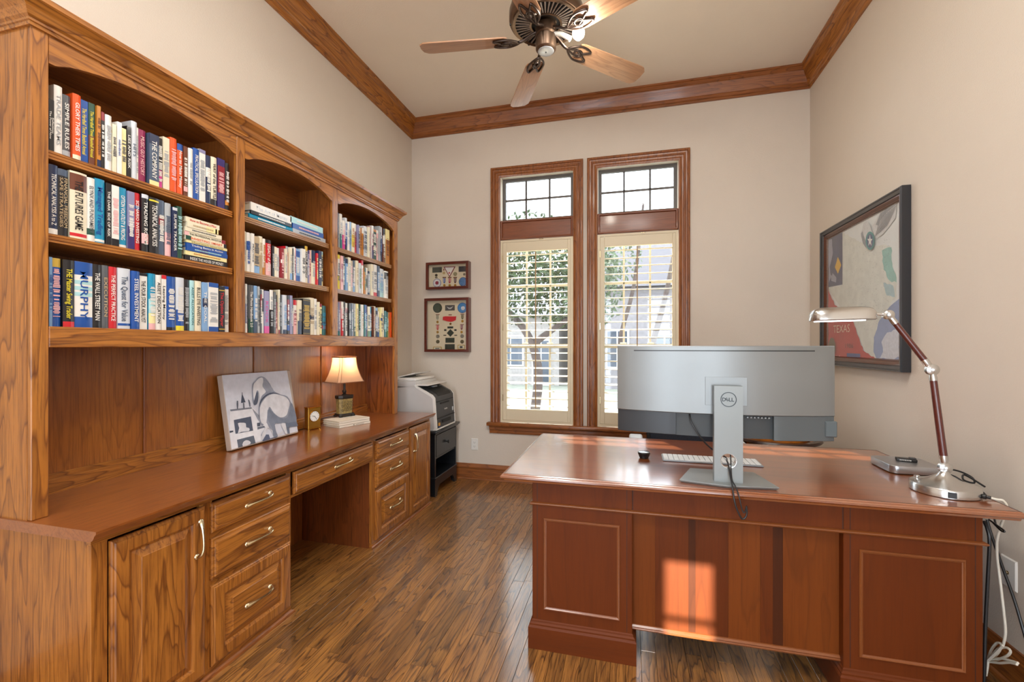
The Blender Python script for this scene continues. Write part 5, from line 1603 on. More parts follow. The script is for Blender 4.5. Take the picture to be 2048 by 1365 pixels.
medal(s2, 228, 785, 888, 'b8b09a', '7a8060'); medal(s2, 552, 780, 878, '6a6a50', 'b8a888'); medal(s2, 229, 912, 1020, 'c02a28', 'e0c8b8'); medal(s2, 541, 908, 1020, '8a4450', 'd8d0c8')
for px, py in ((232, 1062), (232, 1130), (548, 1058), (548, 1130)): disc(s2, px, py, 0.019, '7a7668' if py < 1100 else '5a5238', 'coin')
for px0, py0, px1, py1 in ((206, 774, 256, 782), (528, 768, 576, 776), (372, 776, 414, 786), (206, 908, 252, 916), (522, 904, 572, 912)): rect(s2, px0, py0, px1, py1, '7a4030', 'bar_pin')
dm = [zpos(s2, *q_) for q_ in ((396, 966), (443, 1014), (396, 1066), (349, 1018))]
M().prism([(p.x, p.z) for p in dm], 'y', YD - 0.003, YD).build('diamond_patch', plain('c_green_dark', '2c3830', rough=0.7), s2, smooth=False)
rect(s2, 358, 932, 432, 958, '323c34'); rect(s2, 332, 1080, 449, 1144, '323c30'); rect(s2, 325, 1162, 452, 1232, '2f3a30')
for px in (329, 461): rect(s2, px - 15, 968, px + 15, 990, '33332f', 'chevron_pin')
for px in (324, 465): rect(s2, px - 18, 1041, px + 18, 1052, '33332f', 'bar_pin')
for px0, py0, px1, py1 in ((170, 1196, 282, 1240), (490, 1172, 584, 1230)):
    o = rect(s2, px0, py0, px1, py1, 'b0903c', 'name_bar'); rect(s2, px0 + 10, py0 + 8, px1 - 10, py1 - 8, 'e4dcc0', 'name_plate', h=0.004, par=o); rect(s2, px0 + 30, py0 + 16, px1 - 30, py1 - 16, '2c2c2c', 'name_print', h=0.005, par=o)
M().lathe([(0, 0), (0.004, 0.002), (0.004, 0.006), (0, 0.008)], c=(-1.510, YB - 0.055, 1.515), seg=10, axis='x').build('latch_knob', brass_mat, s2)

# ------------------------------------------------------------------ black nightstand and printer
ns = thing('nightstand', 'black nightstand with one drawer and an open shelf by the back wall', 'nightstand', (-1.82, 3.84, 0))
nx0, nx1, ny0, ny1 = -2.10, -1.630, 3.585, 4.085
M().box(nx0 - 0.005, nx1 + 0.026, ny0 - 0.028, ny1 + 0.028, 0.552, 0.572, bev=0.004, seg=2).box(nx0, nx1 + 0.014, ny0 - 0.016, ny1 + 0.016, 0.540, 0.552, bev=0.003).build('top', dark_paint, ns)
M().box(nx0, nx1, ny0, ny0 + 0.022, 0.16, 0.541).build('side_panel', dark_paint, ns)
M().box(nx0, nx1, ny1 - 0.022, ny1, 0.16, 0.541).build('side_panel', dark_paint, ns)
M().box(nx0, nx0 + 0.012, ny0 + .02, ny1 - .02, 0.16, 0.54).build('back_panel', dark_paint, ns)
M().box(nx0, nx1 + 0.008, ny0 - 0.006, ny1 + 0.006, 0.145, 0.165, bev=0.004).build('lower_shelf', dark_paint, ns)
M().box(nx0 + 0.01, nx1 - 0.01, ny0 + .02, ny1 - .02, 0.318, 0.330).build('drawer_floor', dark_paint, ns)
dr = M().box(nx1 - 0.016, nx1 + 0.002, ny0 + 0.028, ny1 - 0.028, 0.338, 0.530, bev=0.002).build('drawer', dark_paint, ns)
M().lathe([(0.006, 0), (0.006, 0.012), (0.016, 0.018), (0.017, 0.026), (0.010, 0.031), (0, 0.032)], c=(nx1 + 0.002, (ny0 + ny1) / 2, 0.434), seg=20, axis='x').build('knob', black_mat, dr)
ap = []
W_ = ny1 - ny0
prof = [(0, 0), (0.045, 0), (0.052, 0.03), (0.075, 0.062), (0.10, 0.085), (W_ - 0.10, 0.085), (W_ - 0.075, 0.062), (W_ - 0.052, 0.03), (W_ - 0.045, 0), (W_, 0), (W_, 0.146), (0, 0.146)]
M().prism([(ny0 + a_, b_) for a_, b_ in prof], 'x', nx1 - 0.018, nx1 + 0.002).build('bracket_base', dark_paint, ns, smooth=False)
W2 = nx1 - nx0
prof = [(0, 0), (0.045, 0), (0.052, 0.03), (0.075, 0.062), (0.10, 0.085), (W2 - 0.10, 0.085), (W2 - 0.075, 0.062), (W2 - 0.052, 0.03), (W2 - 0.045, 0), (W2, 0), (W2, 0.146), (0, 0.146)]
for yy in (ny0 - 0.001, ny1 - 0.017):
    M().prism([(nx0 + a_, b_) for a_, b_ in prof], 'y', yy, yy + 0.018).build('bracket_base', dark_paint, ns, smooth=False)

pr = thing('printer', 'white and black laser printer standing on the black nightstand', 'printer', (-1.85, 3.80, 0.572))
gy0, gy1, gz = 3.59, 4.02, 0.573
pwht = plain('printer_grey', 'c8c6c4', rough=0.45)
pwh2 = plain('printer_white', 'e6e4e0', rough=0.4)
pblk = plain('printer_black', '2a2d31', rough=0.35)
body = [(-2.10, gz + 0.006), (-2.10, gz + 0.36), (-1.800, gz + 0.385), (-1.660, gz + 0.305), (-1.640, gz + 0.28), (-1.622, gz + 0.01), (-1.632, gz)]
M().prism([(x, z) for x, z in body], 'y', gy0, gy1).build('body', pwht, pr, ang=25)
# white rim along the near and far edge of the front
edge = [(-1.815, gz + 0.40), (-1.802, gz + 0.385), (-1.655, gz + 0.312), (-1.632, gz + 0.285), (-1.612, gz + 0.022), (-1.622, gz + 0.006)]
inner = [(-1.650, gz + 0.003), (-1.636, gz + 0.022), (-1.652, gz + 0.276), (-1.668, gz + 0.296), (-1.81, gz + 0.37), (-1.825, gz + 0.39)]
for yy in (gy0 - 0.004, gy1 - 0.012):
    M().prism(edge + inner, 'y', yy, yy + 0.016).build('side_rim', pwh2, pr, ang=25)
M().box(-1.650, -1.614, gy0, gy1, gz + 0.001, gz + 0.016, bev=0.004).build('bottom_rim', pwh2, pr)
fr2 = [(-1.795, gz + 0.388), (-1.655, gz + 0.3155), (-1.633, gz + 0.286), (-1.617, gz + 0.018), (-1.630, gz + 0.018), (-1.640, gz + 0.27), (-1.665, gz + 0.30), (-1.80, gz + 0.375)]
fp = M().prism(fr2, 'y', gy0 + 0.013, gy1 - 0.013).build('front_cover', pblk, pr, ang=25)
# output slot, door seam, tray
M().prism([(-1.735, gz + 0.3605), (-1.655, gz + 0.3195), (-1.6375, gz + 0.292), (-1.636, gz + 0.262), (-1.65, gz + 0.262), (-1.735, gz + 0.33)], 'y', gy0 + 0.075, gy1 - 0.055).build('output_slot', plain('slot_black', '08090a', rough=0.6), fp, smooth=False)
M().box(-1.640, -1.6225, gy0 + 0.03, gy1 - 0.03, gz + 0.245, gz + 0.249).build('door_seam', plain('slot_black', '08090a'), fp, smooth=False)
M().box(-1.640, -1.6225, gy0 + 0.11, gy1 - 0.13, gz + 0.219, gz + 0.232, bev=0.002).build('door_grip', plain('slot_black', '08090a'), fp)
M().box(-1.630, -1.6125, gy0 + 0.016, gy1 - 0.016, gz + 0.100, gz + 0.103).build('tray_seam', plain('slot_black', '08090a'), fp, smooth=False)
M().box(-1.628, -1.6125, gy0 + 0.13, gy1 - 0.11, gz + 0.050, gz + 0.078, bev=0.003).build('tray_grip', plain('slot_black', '08090a'), fp)
M().box(-1.755, -1.735, gy0 + 0.19, gy0 + 0.28, gz + 0.358, gz + 0.3725).xform(Matrix.Identity(4)).build('display_screen', plain('lcd', '8a9098', rough=0.2), fp)
M().box(-1.626, -1.6135, gy0 + 0.045, gy0 + 0.075, gz + 0.035, gz + 0.062).build('sticker', plain('sticker_orange', 'd89a3a'), fp, smooth=False)
M().box(-1.626, -1.6131, gy0 + 0.040, gy0 + 0.080, gz + 0.022, gz + 0.036).build('sticker', plain('sticker_navy', '2c3c6c'), fp, smooth=False)
M().box(-1.626, -1.6145, gy1 - 0.060, gy1 - 0.045, gz + 0.13, gz + 0.165).build('side_print', plain('print_grey', 'b8b8b8'), fp, smooth=False)
text('brand_lettering', 'brother', plain('print_white', 'e0e0e0'), fp, (-1.6175, (gy0 + gy1) / 2 - 0.005, gz + 0.172), (0, 1, 0), (-0.06, 0, 1), height=0.016, bold=0.02)
# scanner lid and document feeder
M().box(-2.10, -1.81, gy0 - 0.002, gy1 + 0.002, gz + 0.376, gz + 0.430, bev=0.008, seg=2).build('scanner_unit', pwht, pr)
M().box(-2.08, -1.70, gy0 + 0.004, gy1 - 0.004, gz + 0.388, gz + 0.4, bev=0.004).build('control_shelf', pwh2, pr)
M().box(-2.09, -1.82, gy0 + 0.01, gy1 - 0.02, gz + 0.430, gz + 0.452, bev=0.008, seg=2).build('feeder_lid', pwh2, pr)
M().prism([(-2.02, gz + 0.452), (-1.86, gz + 0.490), (-1.856, gz + 0.499), (-2.02, gz + 0.462)], 'y', gy0 + 0.06, gy1 - 0.03).build('paper_support', pwh2, pr, ang=20)

# ------------------------------------------------------------------ things on the counter
# leaning canvas print
cW, cH, cT, lean = 0.507, 0.409, 0.034, 0.158
cvx, cvy = -2.028, 1.909
cv = thing('canvas_print', 'black and white canvas of a horse leaning on the back of the counter', 'picture', (cvx, cvy, CT_Z + 0.001), -0.012)
cv.rotation_euler = (0, -lean, 0.020)
CVM = Matrix.Translation(cv.location) @ cv.rotation_euler.to_matrix().to_4x4()
M().box(-cT, 0, 0, cW, 0.006, cH, bev=0.003).build('stretched_canvas', plain('canvas_side', 'b9a898', rough=0.8), cv, local=True)
CVI = CVM.inverted()
def cpt(px, py):
    o_ = CVI @ Vector((0, 0, EYE)); d_ = (CVI.to_3x3() @ ray(420 + px / 7.584, 730 + py / 7.584))
    s_ = (0.0 - o_.x) / d_.x
    p_ = o_ + d_ * s_
    return (min(max(p_.y, 0.001), cW - 0.001), min(max(p_.z, 0.001), cH - 0.001))
CL = [0]
def cdecal(name, pts, col, smoothn=0, var=0.08):
    CL[0] += 1
    q = [cpt(*p) for p in pts]
    if smoothn:
        o2 = []
        n = len(q)
        for i in range(n):
            p0, p1, p2, p3 = [Vector(q[(i + j) % n]) for j in (-1, 0, 1, 2)]
            for s in range(smoothn):
                t_ = s / smoothn
                v = 0.5 * ((2 * p1) + (-p0 + p2) * t_ + (2 * p0 - 5 * p1 + 4 * p2 - p3) * t_ * t_ + (-p0 + 3 * p1 - 3 * p2 + p3) * t_ ** 3)
                o2.append((min(max(v.x, 0.001), cW - 0.001), min(max(v.y, 0.001), cH - 0.001)))
        q = o2
    m = M(); fill(m, [(0.0004 + 0.00018 * CL[0], y, z) for y, z in q])
    return m.build(name, plain('cv_' + col, col, rough=0.8, var=var, vscale=25), cv, local=True, smooth=False)
cdecal('printed_sky', [(135, 158), (1165, 72), (1330, 1010), (318, 1290)], 'd2d6e1')
cdecal('printed_tower', [(300, 700), (330, 690), (640, 650), (660, 665), (740, 770), (740, 900), (850, 920), (840, 1120), (330, 1285), (300, 1000)], 'e2e4ea')
cdecal('printed_cornice', [(300, 680), (625, 645), (635, 668), (310, 708)], '7d828e')
cdecal('printed_panel', [(358, 840), (618, 785), (652, 1000), (385, 1050)], '515a6c')
cdecal('printed_lion', [(420, 1040), (440, 960), (420, 890), (480, 880), (540, 890), (545, 950), (590, 960), (590, 1005), (470, 1020)], 'd8dae0', 2)
cdecal('printed_lower_arch', [(405, 1140), (660, 1075), (690, 1190), (425, 1260)], '5d6674')
cdecal('printed_lunette', [(495, 1240), (500, 1175), (550, 1145), (605, 1165), (605, 1205)], 'd6d8de', 2)
cdecal('printed_roof_slope', [(635, 660), (740, 770), (735, 860), (660, 720)], '9298a4')
cdecal('printed_window', [(708, 885), (755, 878), (760, 930), (712, 938)], '4b5464')
cdecal('printed_balcony', [(715, 945), (850, 925), (850, 945), (715, 985)], '6a7280')
cdecal('printed_bell', [(478, 455), (492, 460), (535, 570), (465, 582)], '454d5e')
cdecal('printed_spire', [(478, 420), (486, 420), (492, 470), (480, 470)], '565e6c')
cdecal('printed_statue', [(402, 548), (420, 548), (424, 600), (418, 672), (404, 672), (398, 600)], '5a6270')
cdecal('printed_statue', [(570, 525), (590, 540), (606, 590), (608, 640), (594, 640), (584, 590)], '5a6270')
cdecal('printed_statue', [(496, 582), (512, 580), (518, 660), (500, 660)], '5a6270')
cdecal('printed_railing', [(225, 1020), (345, 1000), (345, 1020), (235, 1050)], '3f4654')
cdecal('printed_horse', [(660, 610), (640, 520), (632, 380), (640, 290), (672, 250), (720, 195), (780, 180), (835, 205), (900, 290), (965, 400), (1060, 450), (1160, 480), (1215, 560), (1280, 700), (1300, 850), (1170, 880), (990, 890), (985, 1000), (960, 1090), (930, 1000), (860, 960), (790, 1080), (770, 1060), (830, 950), (830, 880), (790, 930), (760, 900), (735, 780), (735, 640), (760, 560), (740, 480), (725, 400), (722, 520), (705, 595)], '8f96a6', 3, var=0.14)
cdecal('printed_horse_light', [(668, 560), (650, 480), (645, 380), (655, 300), (690, 255), (740, 205), (790, 200), (800, 260), (790, 330), (840, 410), (780, 470), (750, 540), (735, 440), (712, 390), (690, 430)], 'dfe1e6', 3)
cdecal('printed_horse_light', [(750, 650), (790, 560), (860, 480), (960, 445), (1060, 465), (1150, 500), (1200, 580), (1180, 680), (1150, 770), (1060, 800), (960, 730), (900, 640), (870, 700), (850, 860), (830, 950), (800, 900), (770, 880), (748, 780)], 'dcdee4', 3, var=0.12)
cdecal('printed_leg_light', [(850, 880), (890, 960), (940, 1000), (955, 1080), (925, 1000), (870, 960), (800, 1060), (780, 1150), (778, 1060), (832, 950)], 'dcdee4', 2)
cdecal('printed_belly_shadow', [(885, 660), (960, 740), (1060, 810), (1170, 790), (1215, 600), (1250, 620), (1305, 850), (1170, 880), (990, 890), (960, 870), (900, 800)], '7a8394', 3, var=0.14)
cdecal('printed_flank_shadow', [(880, 680), (960, 860), (990, 1000), (1020, 1090), (960, 1095), (930, 960), (880, 860), (860, 760)], '7e8798', 3, var=0.14)
cdecal('printed_neck_shadow', [(830, 250), (900, 310), (960, 400), (900, 410), (850, 400), (790, 330), (800, 260)], '9aa0ae', 3, var=0.14)
cdecal('printed_muzzle', [(655, 560), (690, 440), (715, 420), (722, 520), (700, 600), (660, 612)], '555e70', 3)
cdecal('printed_collar', [(740, 640), (745, 570), (790, 500), (860, 445), (950, 422), (1055, 448), (950, 438), (865, 465), (800, 520), (760, 580)], '4a5264', 2)
cdecal('printed_hind_leg', [(1010, 1060), (1060, 1030), (1100, 980), (1060, 900), (1130, 890), (1150, 980), (1165, 1050), (1120, 1040), (1110, 1000), (1050, 1075)], 'd4d6dc', 2)
cdecal('printed_hind_shadow', [(1140, 890), (1300, 860), (1325, 930), (1190, 950), (1200, 1045), (1165, 1050)], '6a7486')
cdecal('printed_base_shadow', [(780, 1160), (840, 1060), (880, 1060), (900, 1120), (1000, 1090), (1010, 1100), (800, 1165)], '59627a')

# brass mantel clock
clk = thing('mantel_clock', 'small square brass clock beside the canvas print', 'clock', (-2.0505, 2.5235, CT_Z), 1.22)
# local axes: x along the face, -y towards the room
cb = M().box(0.0, 0.088, 0.004, 0.050, 0.010, 0.143, bev=0.002)
cb.build('clock_case', plain('satin_gold', 'b98f3e', rough=0.35, metal=0.9), clk, local=True)
M().box(-0.004, 0.092, 0.0, 0.054, 0.143, 0.151, bev=0.003).build('top_plate', gold_mat, clk, local=True)
bpl = M().box(-0.003, 0.091, 0.001, 0.053, 0.004, 0.011, bev=0.002).build('base_plate', gold_mat, clk, local=True)
for x_ in (0.006, 0.082):
    M().lathe([(0.006, 0.0005), (0.006, 0.004)], c=(x_, 0.008, 0), seg=12).build('foot', gold_mat, clk, local=True)
di = M().lathe([(0.0, 0.003), (0.034, 0.003), (0.034, 0.0045)], c=(0.044, 0, 0.088), seg=40, axis='y').build('dial', plain('dial_white', 'e8e8e4', rough=0.4), clk, local=True)
M().lathe([(0.033, 0.004), (0.034, 0.0), (0.037, 0.0), (0.038, 0.004), (0.033, 0.004)], c=(0.044, 0, 0.088), seg=40, axis='y').build('bezel', gold_mat, clk, local=True)
for k in range(12):
    a = PI * k / 6
    M().box(-0.0008, 0.0008, 0.0022, 0.003, 0.025, 0.030).xform(Matrix.Translation((0.044, 0, 0.088)) @ Matrix.Rotation(a, 4, 'Y')).build('hour_mark', black_mat, di, local=True, smooth=False)
M().box(-0.0011, 0.0011, 0.0014, 0.0022, -0.003, 0.026).xform(Matrix.Translation((0.044, 0, 0.088)) @ Matrix.Rotation(2.55, 4, 'Y')).build('minute_hand', black_mat, di, local=True, smooth=False)
M().box(-0.0013, 0.0013, 0.0014, 0.0022, -0.003, 0.017).xform(Matrix.Translation((0.044, 0, 0.088)) @ Matrix.Rotation(-1.35, 4, 'Y')).build('hour_hand', black_mat, di, local=True, smooth=False)

# three pale books under the lamp
z = CT_Z + 0.0005
for i, (nm, th, dx) in enumerate((('bottom', 0.0155, 0.004), ('middle', 0.0155, 0.0), ('top', 0.0145, 0.002))):
    t = thing('book', 'cream book, %s of the three lying under the small table lamp' % nm, 'book', (-1.897, 2.632, z), 1.245 + 0.01 * i, 'cream books under the table lamp')
    Wd, Dp = 0.255, 0.180
    M().box(dx, Wd + dx, 0, Dp, 0, 0.002, bev=0.0006).box(dx, Wd + dx, 0, Dp, th - 0.0025, th - 0.0005, bev=0.0006).box(dx, Wd + dx, 0, 0.003, 0.0, th - 0.0005, bev=0.0006).build('cover', plain('cover_cream', 'e6dfd0', rough=0.5), t, local=True)
    M().box(dx + 0.003, Wd + dx - 0.003, 0.003, Dp - 0.003, 0.002, th - 0.0025).build('pages', pages_mat, t, local=True, smooth=False)
    if i == 0:
        M().box(dx + 0.11, dx + 0.118, -0.0008, 0, 0.004, th - 0.004).box(dx + 0.13, dx + 0.20, -0.0006, 0, 0.006, th - 0.007).build('spine_print', plain('print_taupe', '8a8072'), t, local=True, smooth=False)
    z += th
# table lamp
TLX, TLY = -2.010, 2.850
tl = thing('table_lamp', 'small lit table lamp with pale bell shade standing on three books', 'lamp', (TLX, TLY, z), 1.245)
urn = plain('lamp_bronze_dark', '2b241f', rough=0.4, metal=0.3)
bdm = plain('lamp_body_map', '8f7a48', rough=0.5, var=0.35, vscale=55)
def oct_box(m, hw, hd, z0, z1, hw2=None, hd2=None, c_=0.25):
    hw2, hd2 = hw2 or hw, hd2 or hd
    vs = []
    for a_, b_, zz in ((hw, hd, z0), (hw2, hd2, z1)):
        k_ = c_ * b_
        vs += [(a_, -b_ + k_, zz), (a_, b_ - k_, zz), (a_ - k_, b_, zz), (-a_ + k_, b_, zz), (-a_, b_ - k_, zz), (-a_, -b_ + k_, zz), (-a_ + k_, -b_, zz), (a_ - k_, -b_, zz)]
    fs = [(i, (i + 1) % 8, 8 + (i + 1) % 8, 8 + i) for i in range(8)] + [tuple(range(7, -1, -1)), tuple(range(8, 16))]
    return m.add(vs, fs)
m = M()
for sx_ in (-1, 1):
    for sy_ in (-1, 1):
        m.box(sx_ * 0.052 - 0.012, sx_ * 0.052 + 0.012, sy_ * 0.030 - 0.012, sy_ * 0.030 + 0.012, 0.0, 0.012, bev=0.003)
oct_box(m, 0.066, 0.042, 0.009, 0.024, 0.060, 0.038)
bo = m.build('lamp_foot', urn, tl, local=True)
bm_ = oct_box(M(), 0.055, 0.035, 0.024, 0.130, 0.058, 0.037, 0.5).build('lamp_body', bdm, tl, local=True)
dmd = [(0.0, 0.036), (0.030, 0.078), (0.0, 0.118), (-0.030, 0.078)]
M().loop_frame(lambda a, b, n: (a, -0.0372 - n, b), -0.028, 0.028, 0.045, 0.110, [(0, 0), (0, 0.0015), (0.002, 0.0015), (0.002, 0)]).build('painted_scroll', plain('scroll_dark', '3a2c18', rough=0.5), bm_, local=True)
sc_ = M()
for k in range(4):
    a = PI / 2 * k + PI / 4
    cx_, cz_ = 0.012 * math.cos(a), 0.078 + 0.018 * math.sin(a)
    sc_.tube([(cx_ + 0.008 * math.cos(t_), -0.0375, cz_ + 0.010 * math.sin(t_)) for t_ in [PI * q / 4 for q in range(8)]], 0.0011, seg=5, closed=True)
for sx_ in (-1, 1):
    for zz in (0.050, 0.078, 0.104):
        sc_.tube([(sx_ * 0.042 + 0.007 * math.cos(t_), -0.0368, zz + 0.009 * math.sin(t_)) for t_ in [PI * q / 4 for q in range(8)]], 0.0011, seg=5, closed=True)
sc_.build('painted_scroll', plain('scroll_dark', '3a2c18'), bm_, local=True, kind='stuff')
oct_box(oct_box(M(), 0.060, 0.039, 0.130, 0.138, 0.064, 0.042, 0.5), 0.064, 0.042, 0.138, 0.154, 0.064, 0.042, 0.5).build('body_cap', urn, tl, local=True)
M().lathe([(0.016, 0.154), (0.017, 0.160), (0.010, 0.166), (0.015, 0.176), (0.015, 0.186), (0.009, 0.194), (0.008, 0.200), (0.009, 0.235), (0.006, 0.240), (0.006, 0.30)], seg=20).build('lamp_stem', urn, tl, local=True)
# bell shade, square with cut corners
shade_m, nt, b = new_mat('shade_fabric')
b.inputs['Base Color'].default_value = srgb('d9b79a'); b.inputs['Roughness'].default_value = 0.9
trl = nt.nodes.new('ShaderNodeBsdfTranslucent'); trl.inputs['Color'].default_value = srgb('efcfae')
mx = nt.nodes.new('ShaderNodeMixShader'); mx.inputs[0].default_value = 0.5
wv = nt.nodes.new('ShaderNodeTexWave'); wv.inputs['Scale'].default_value = 160; tc = nt.nodes.new('ShaderNodeTexCoord')
bpn = nt.nodes.new('ShaderNodeBump'); bpn.inputs['Strength'].default_value = 0.1
nt.links.new(tc.outputs['Object'], wv.inputs['Vector']); nt.links.new(wv.outputs['Fac'], bpn.inputs['Height']); nt.links.new(bpn.outputs[0], b.inputs['Normal'])
nt.links.new(b.outputs[0], mx.inputs[1]); nt.links.new(trl.outputs[0], mx.inputs[2])
nt.links.new(mx.outputs[0], nt.nodes['Material Output'].inputs['Surface'])
def ring8(hw, hd, z, c_=0.18):
    k_ = c_ * hd
    return [(hw, -hd + k_, z), (hw, hd - k_, z), (hw - k_, hd, z), (-hw + k_, hd, z), (-hw, hd - k_, z), (-hw, -hd + k_, z), (-hw + k_, -hd, z), (hw - k_, -hd, z)]
zs0, zs1 = 0.252, 0.432
vs, fs = [], []
NS = 10
for i in range(NS + 1):
    u = i / NS
    hw = 0.068 + (0.112 - 0.068) * (1 - u) ** 1.9
    hd = 0.055 + (0.090 - 0.055) * (1 - u) ** 1.9
    vs += ring8(hw, hd, zs0 + (zs1 - zs0) * u)
for i in range(NS):
    fs += [(i * 8 + k, i * 8 + (k + 1) % 8, i * 8 + 8 + (k + 1) % 8, i * 8 + 8 + k) for k in range(8)]
sh = M().add(vs, fs).build('lamp_shade', shade_m, tl, local=True, ang=25)
trim_m = plain('shade_trim', '9a6a4c', rough=0.7)
M().tube(ring8(0.1125, 0.0905, zs0), 0.0035, seg=6, closed=True).build('shade_trim', trim_m, sh, local=True)
M().tube(ring8(0.069, 0.056, zs1), 0.005, seg=6, closed=True).build('shade_trim', trim_m, sh, local=True)
for k in (5, 6, 7, 0):
    M().tube([tuple(Vector(vs[i * 8 + k]) * 1.0) for i in range(NS + 1)], 0.0014, seg=5).build('shade_seam', trim_m, sh, local=True)
M().lathe([(0, 0.30), (0.012, 0.305), (0.022, 0.33), (0.024, 0.35), (0.016, 0.372), (0, 0.38)], seg=16).build('light_bulb', emit('bulb_warm', 'ffdcae', 8.0), tl, local=True)
lp_ = Vector((TLX, TLY, z + 0.385))
add_light('table_lamp_light', 'POINT', tuple(lp_ + Vector((0, 0, 0.02))), (0, 0, 0), 1.5, (1.0, 0.76, 0.48), shadow_soft_size=0.025)
cable('lamp_cord', [(TLX - 0.03, TLY - 0.03, z + 0.006), (TLX - 0.06, TLY - 0.07, z + 0.004), (TLX - 0.075, TLY - 0.12, z + 0.003), (-2.095, 2.66, z - 0.01), (-2.11, 2.62, CT_Z + 0.006), (-2.112, 2.5, CT_Z + 0.004)], 0.0025, black_mat, 'dark cord of the table lamp running behind the brass clock')

# ------------------------------------------------------------------ outside, seen through the louvers
def outside(name, m, mat, label, cat):
    return tag(m.build(name, mat, None), label, cat)
gr = M().box(-40, 40, YB + T + 0.01, 60, -0.62, -0.60)
tag(gr.build('lawn', plain('lawn_mat', '85887a', rough=0.95, var=0.2, vscale=3), None, smooth=False), 'pale winter lawn outside the windows', 'lawn', kind='structure')
tag(M().box(-40, 40, 9.5, 14.5, -0.60, -0.585).build('street', plain('street_mat', 'a09e9a', rough=0.9, var=0.08), None, smooth=False), 'pale concrete street beyond the lawn', 'street', kind='structure')
hz_ = -0.6
def house(label, x0, x1, y, h, col, roof, wins):
    t = thing('house', label, 'house', ((x0 + x1) / 2, y + 3, hz_), group='houses across the street')
    M().box(x0, x1, y, y + 7, hz_, hz_ + h).build('brick_wall', plain('brick_' + col, col, rough=0.9, var=0.15, vscale=8, bump=0.5, bscale=30), t, smooth=False)
    M().prism([(y - 0.5, hz_ + h), (y + 7.5, hz_ + h), (y + 3.5, hz_ + h + 2.6)], 'x', x0 - 0.5, x1 + 0.5).build('roof', plain('roof_' + roof, roof, rough=0.9, var=0.15, vscale=12), t, smooth=False)
    for a, w_, z0, z1 in wins:
        f = M().box(a, a + w_, y - 0.06, y, hz_ + z0, hz_ + z1).build('window', plain('ext_trim', 'c8c8c4', rough=0.7), t, smooth=False)
        M().box(a + 0.08, a + w_ / 2 - 0.03, y - 0.08, y - 0.05, hz_ + z0 + 0.08, hz_ + z1 - 0.08).build('pane', plain('ext_glass', '39434f', rough=0.1), f, smooth=False)
        M().box(a + w_ / 2 + 0.03, a + w_ - 0.08, y - 0.08, y - 0.05, hz_ + z0 + 0.08, hz_ + z1 - 0.08).build('pane', plain('ext_glass', '39434f'), f, smooth=False)
    return t
house('pale brick house across the street behind the left window', -13.5, -3.2, 21, 3.3, '8f8a86', '6a6a70', [(-11, 1.1, 0.9, 2.4), (-8.4, 1.1, 0.9, 2.4), (-6.2, 1.3, 0.9, 2.4), (-4.5, 0.9, 0, 2.2)])
house('grey brick house with dark roof behind the right window', -1.8, 8.5, 20, 4.4, '7a7678', '45454c', [(-1.0, 1.0, 0.9, 2.6), (0.9, 1.1, 0, 2.4), (3.0, 1.4, 0.9, 2.6), (5.6, 1.4, 0.9, 2.6)])
leaf_m = plain('leaf_green', '344426', rough=0.8, var=0.35, vscale=2)
bark = plain('bark', '463c38', rough=0.9, var=0.25, vscale=8)
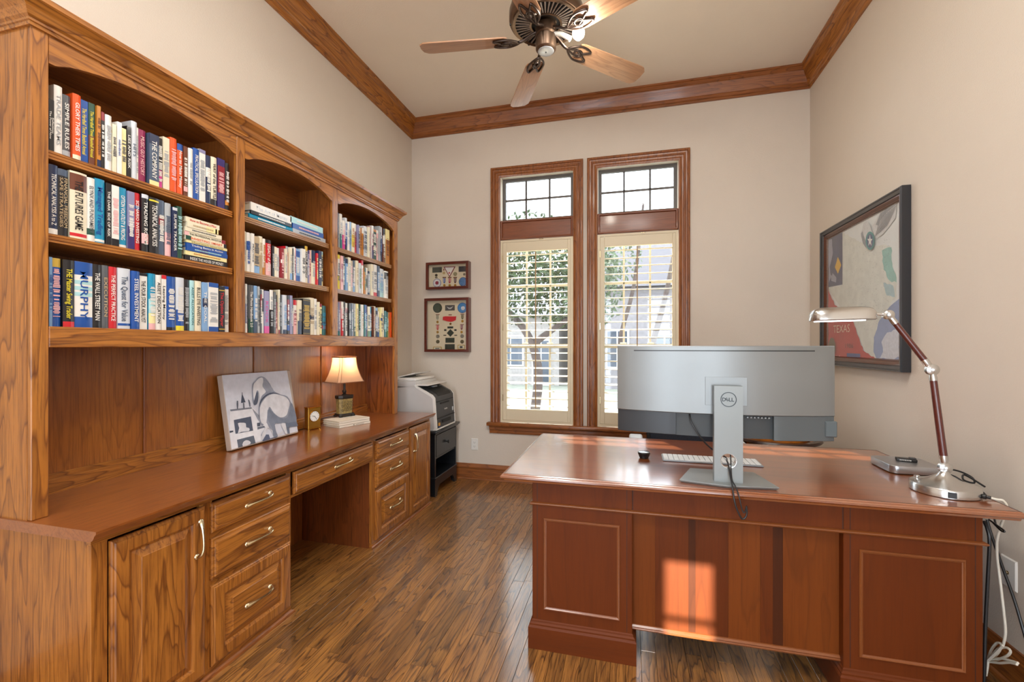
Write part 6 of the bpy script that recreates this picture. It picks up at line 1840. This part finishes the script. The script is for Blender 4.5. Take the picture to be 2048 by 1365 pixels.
def tree(name, label, x, y, trunk, crown, nleaf, size, mat, seed, spread_):
    r_ = random.Random(seed)
    t = thing(name, label, 'tree', (x, y, hz_))
    b = M()
    for pts, rad in trunk:
        b.tube([(x + p[0], y + p[1], hz_ + p[2]) for p in pts], rad, seg=8, smooth=4)
    b.build('trunk', bark, t)
    m = M()
    vs, fs = [], []
    for i in range(nleaf):
        cx_, cy_, cz_, cr = crown[r_.randrange(len(crown))]
        while True:
            p = Vector((r_.uniform(-1, 1), r_.uniform(-1, 1), r_.uniform(-1, 1)))
            if p.length < 1: break
        p = Vector((x + cx_, y + cy_, hz_ + cz_)) + p * cr
        a = Vector((r_.uniform(-1, 1), r_.uniform(-1, 1), r_.uniform(-1, 1))).normalized() * size
        b2 = a.orthogonal().normalized() * size * 0.6
        k = len(vs)
        vs += [tuple(p - a), tuple(p + b2), tuple(p + a), tuple(p - b2)]
        fs.append((k, k + 1, k + 2, k + 3))
    m.add(vs, fs).build('foliage', mat, t, smooth=False, kind='stuff')
    return t
tree('oak_tree', 'evergreen live oak with dense crown outside the left window', -2.6, 12.5,
     [([(0, 0, 0), (0.1, 0, 1.2), (-0.2, 0, 2.2), (-0.9, 0.2, 3.0)], [0.15, 0.13, 0.11, 0.07]), ([(-0.1, 0, 1.9), (0.7, 0.1, 2.5), (1.7, 0, 3.0)], [0.11, 0.08, 0.04])],
     [(-0.6, 0, 3.7, 1.2), (0.7, 0.3, 3.6, 1.2), (0.0, -0.5, 4.4, 1.2), (1.5, 0, 3.9, 0.9), (-1.5, 0.2, 4.2, 0.9)], 5200, 0.075, leaf_m, 5, 1)
tree('leaning_tree', 'bare leaning grey tree trunks outside the right window', 0.1, 10.0,
     [([(0, 0, 0), (0.3, 0, 1.6), (0.7, 0, 3.2), (1.0, 0, 5.0)], [0.08, 0.07, 0.05, 0.03]), ([(0.05, 0, 0.2), (-0.3, 0, 1.8), (0.0, 0, 3.2), (0.2, 0, 5)], [0.06, 0.05, 0.04, 0.025]), ([(0.1, 0, 0.3), (0.8, 0.1, 1.9), (1.5, 0, 3.6)], [0.06, 0.045, 0.025])],
     [(-0.9, 0.2, 3.0, 0.7), (-0.6, 0.2, 3.9, 0.8)], 900, 0.06, plain('leaf_grey_green', '46533c', rough=0.8, var=0.3, vscale=3), 8, 1)
tree('shrub', 'small bright green shrub at the right edge of the right window', 1.05, 6.4,
     [([(0, 0, 0), (0.05, 0, 0.8), (0, 0, 1.7)], [0.03, 0.02, 0.012])], [(0, 0, 1.85, 0.24), (0.1, 0, 2.2, 0.2), (0.15, 0, 1.6, 0.22)], 420, 0.035, plain('leaf_bright', '5c8a14', rough=0.6, var=0.2, vscale=8), 9, 1)
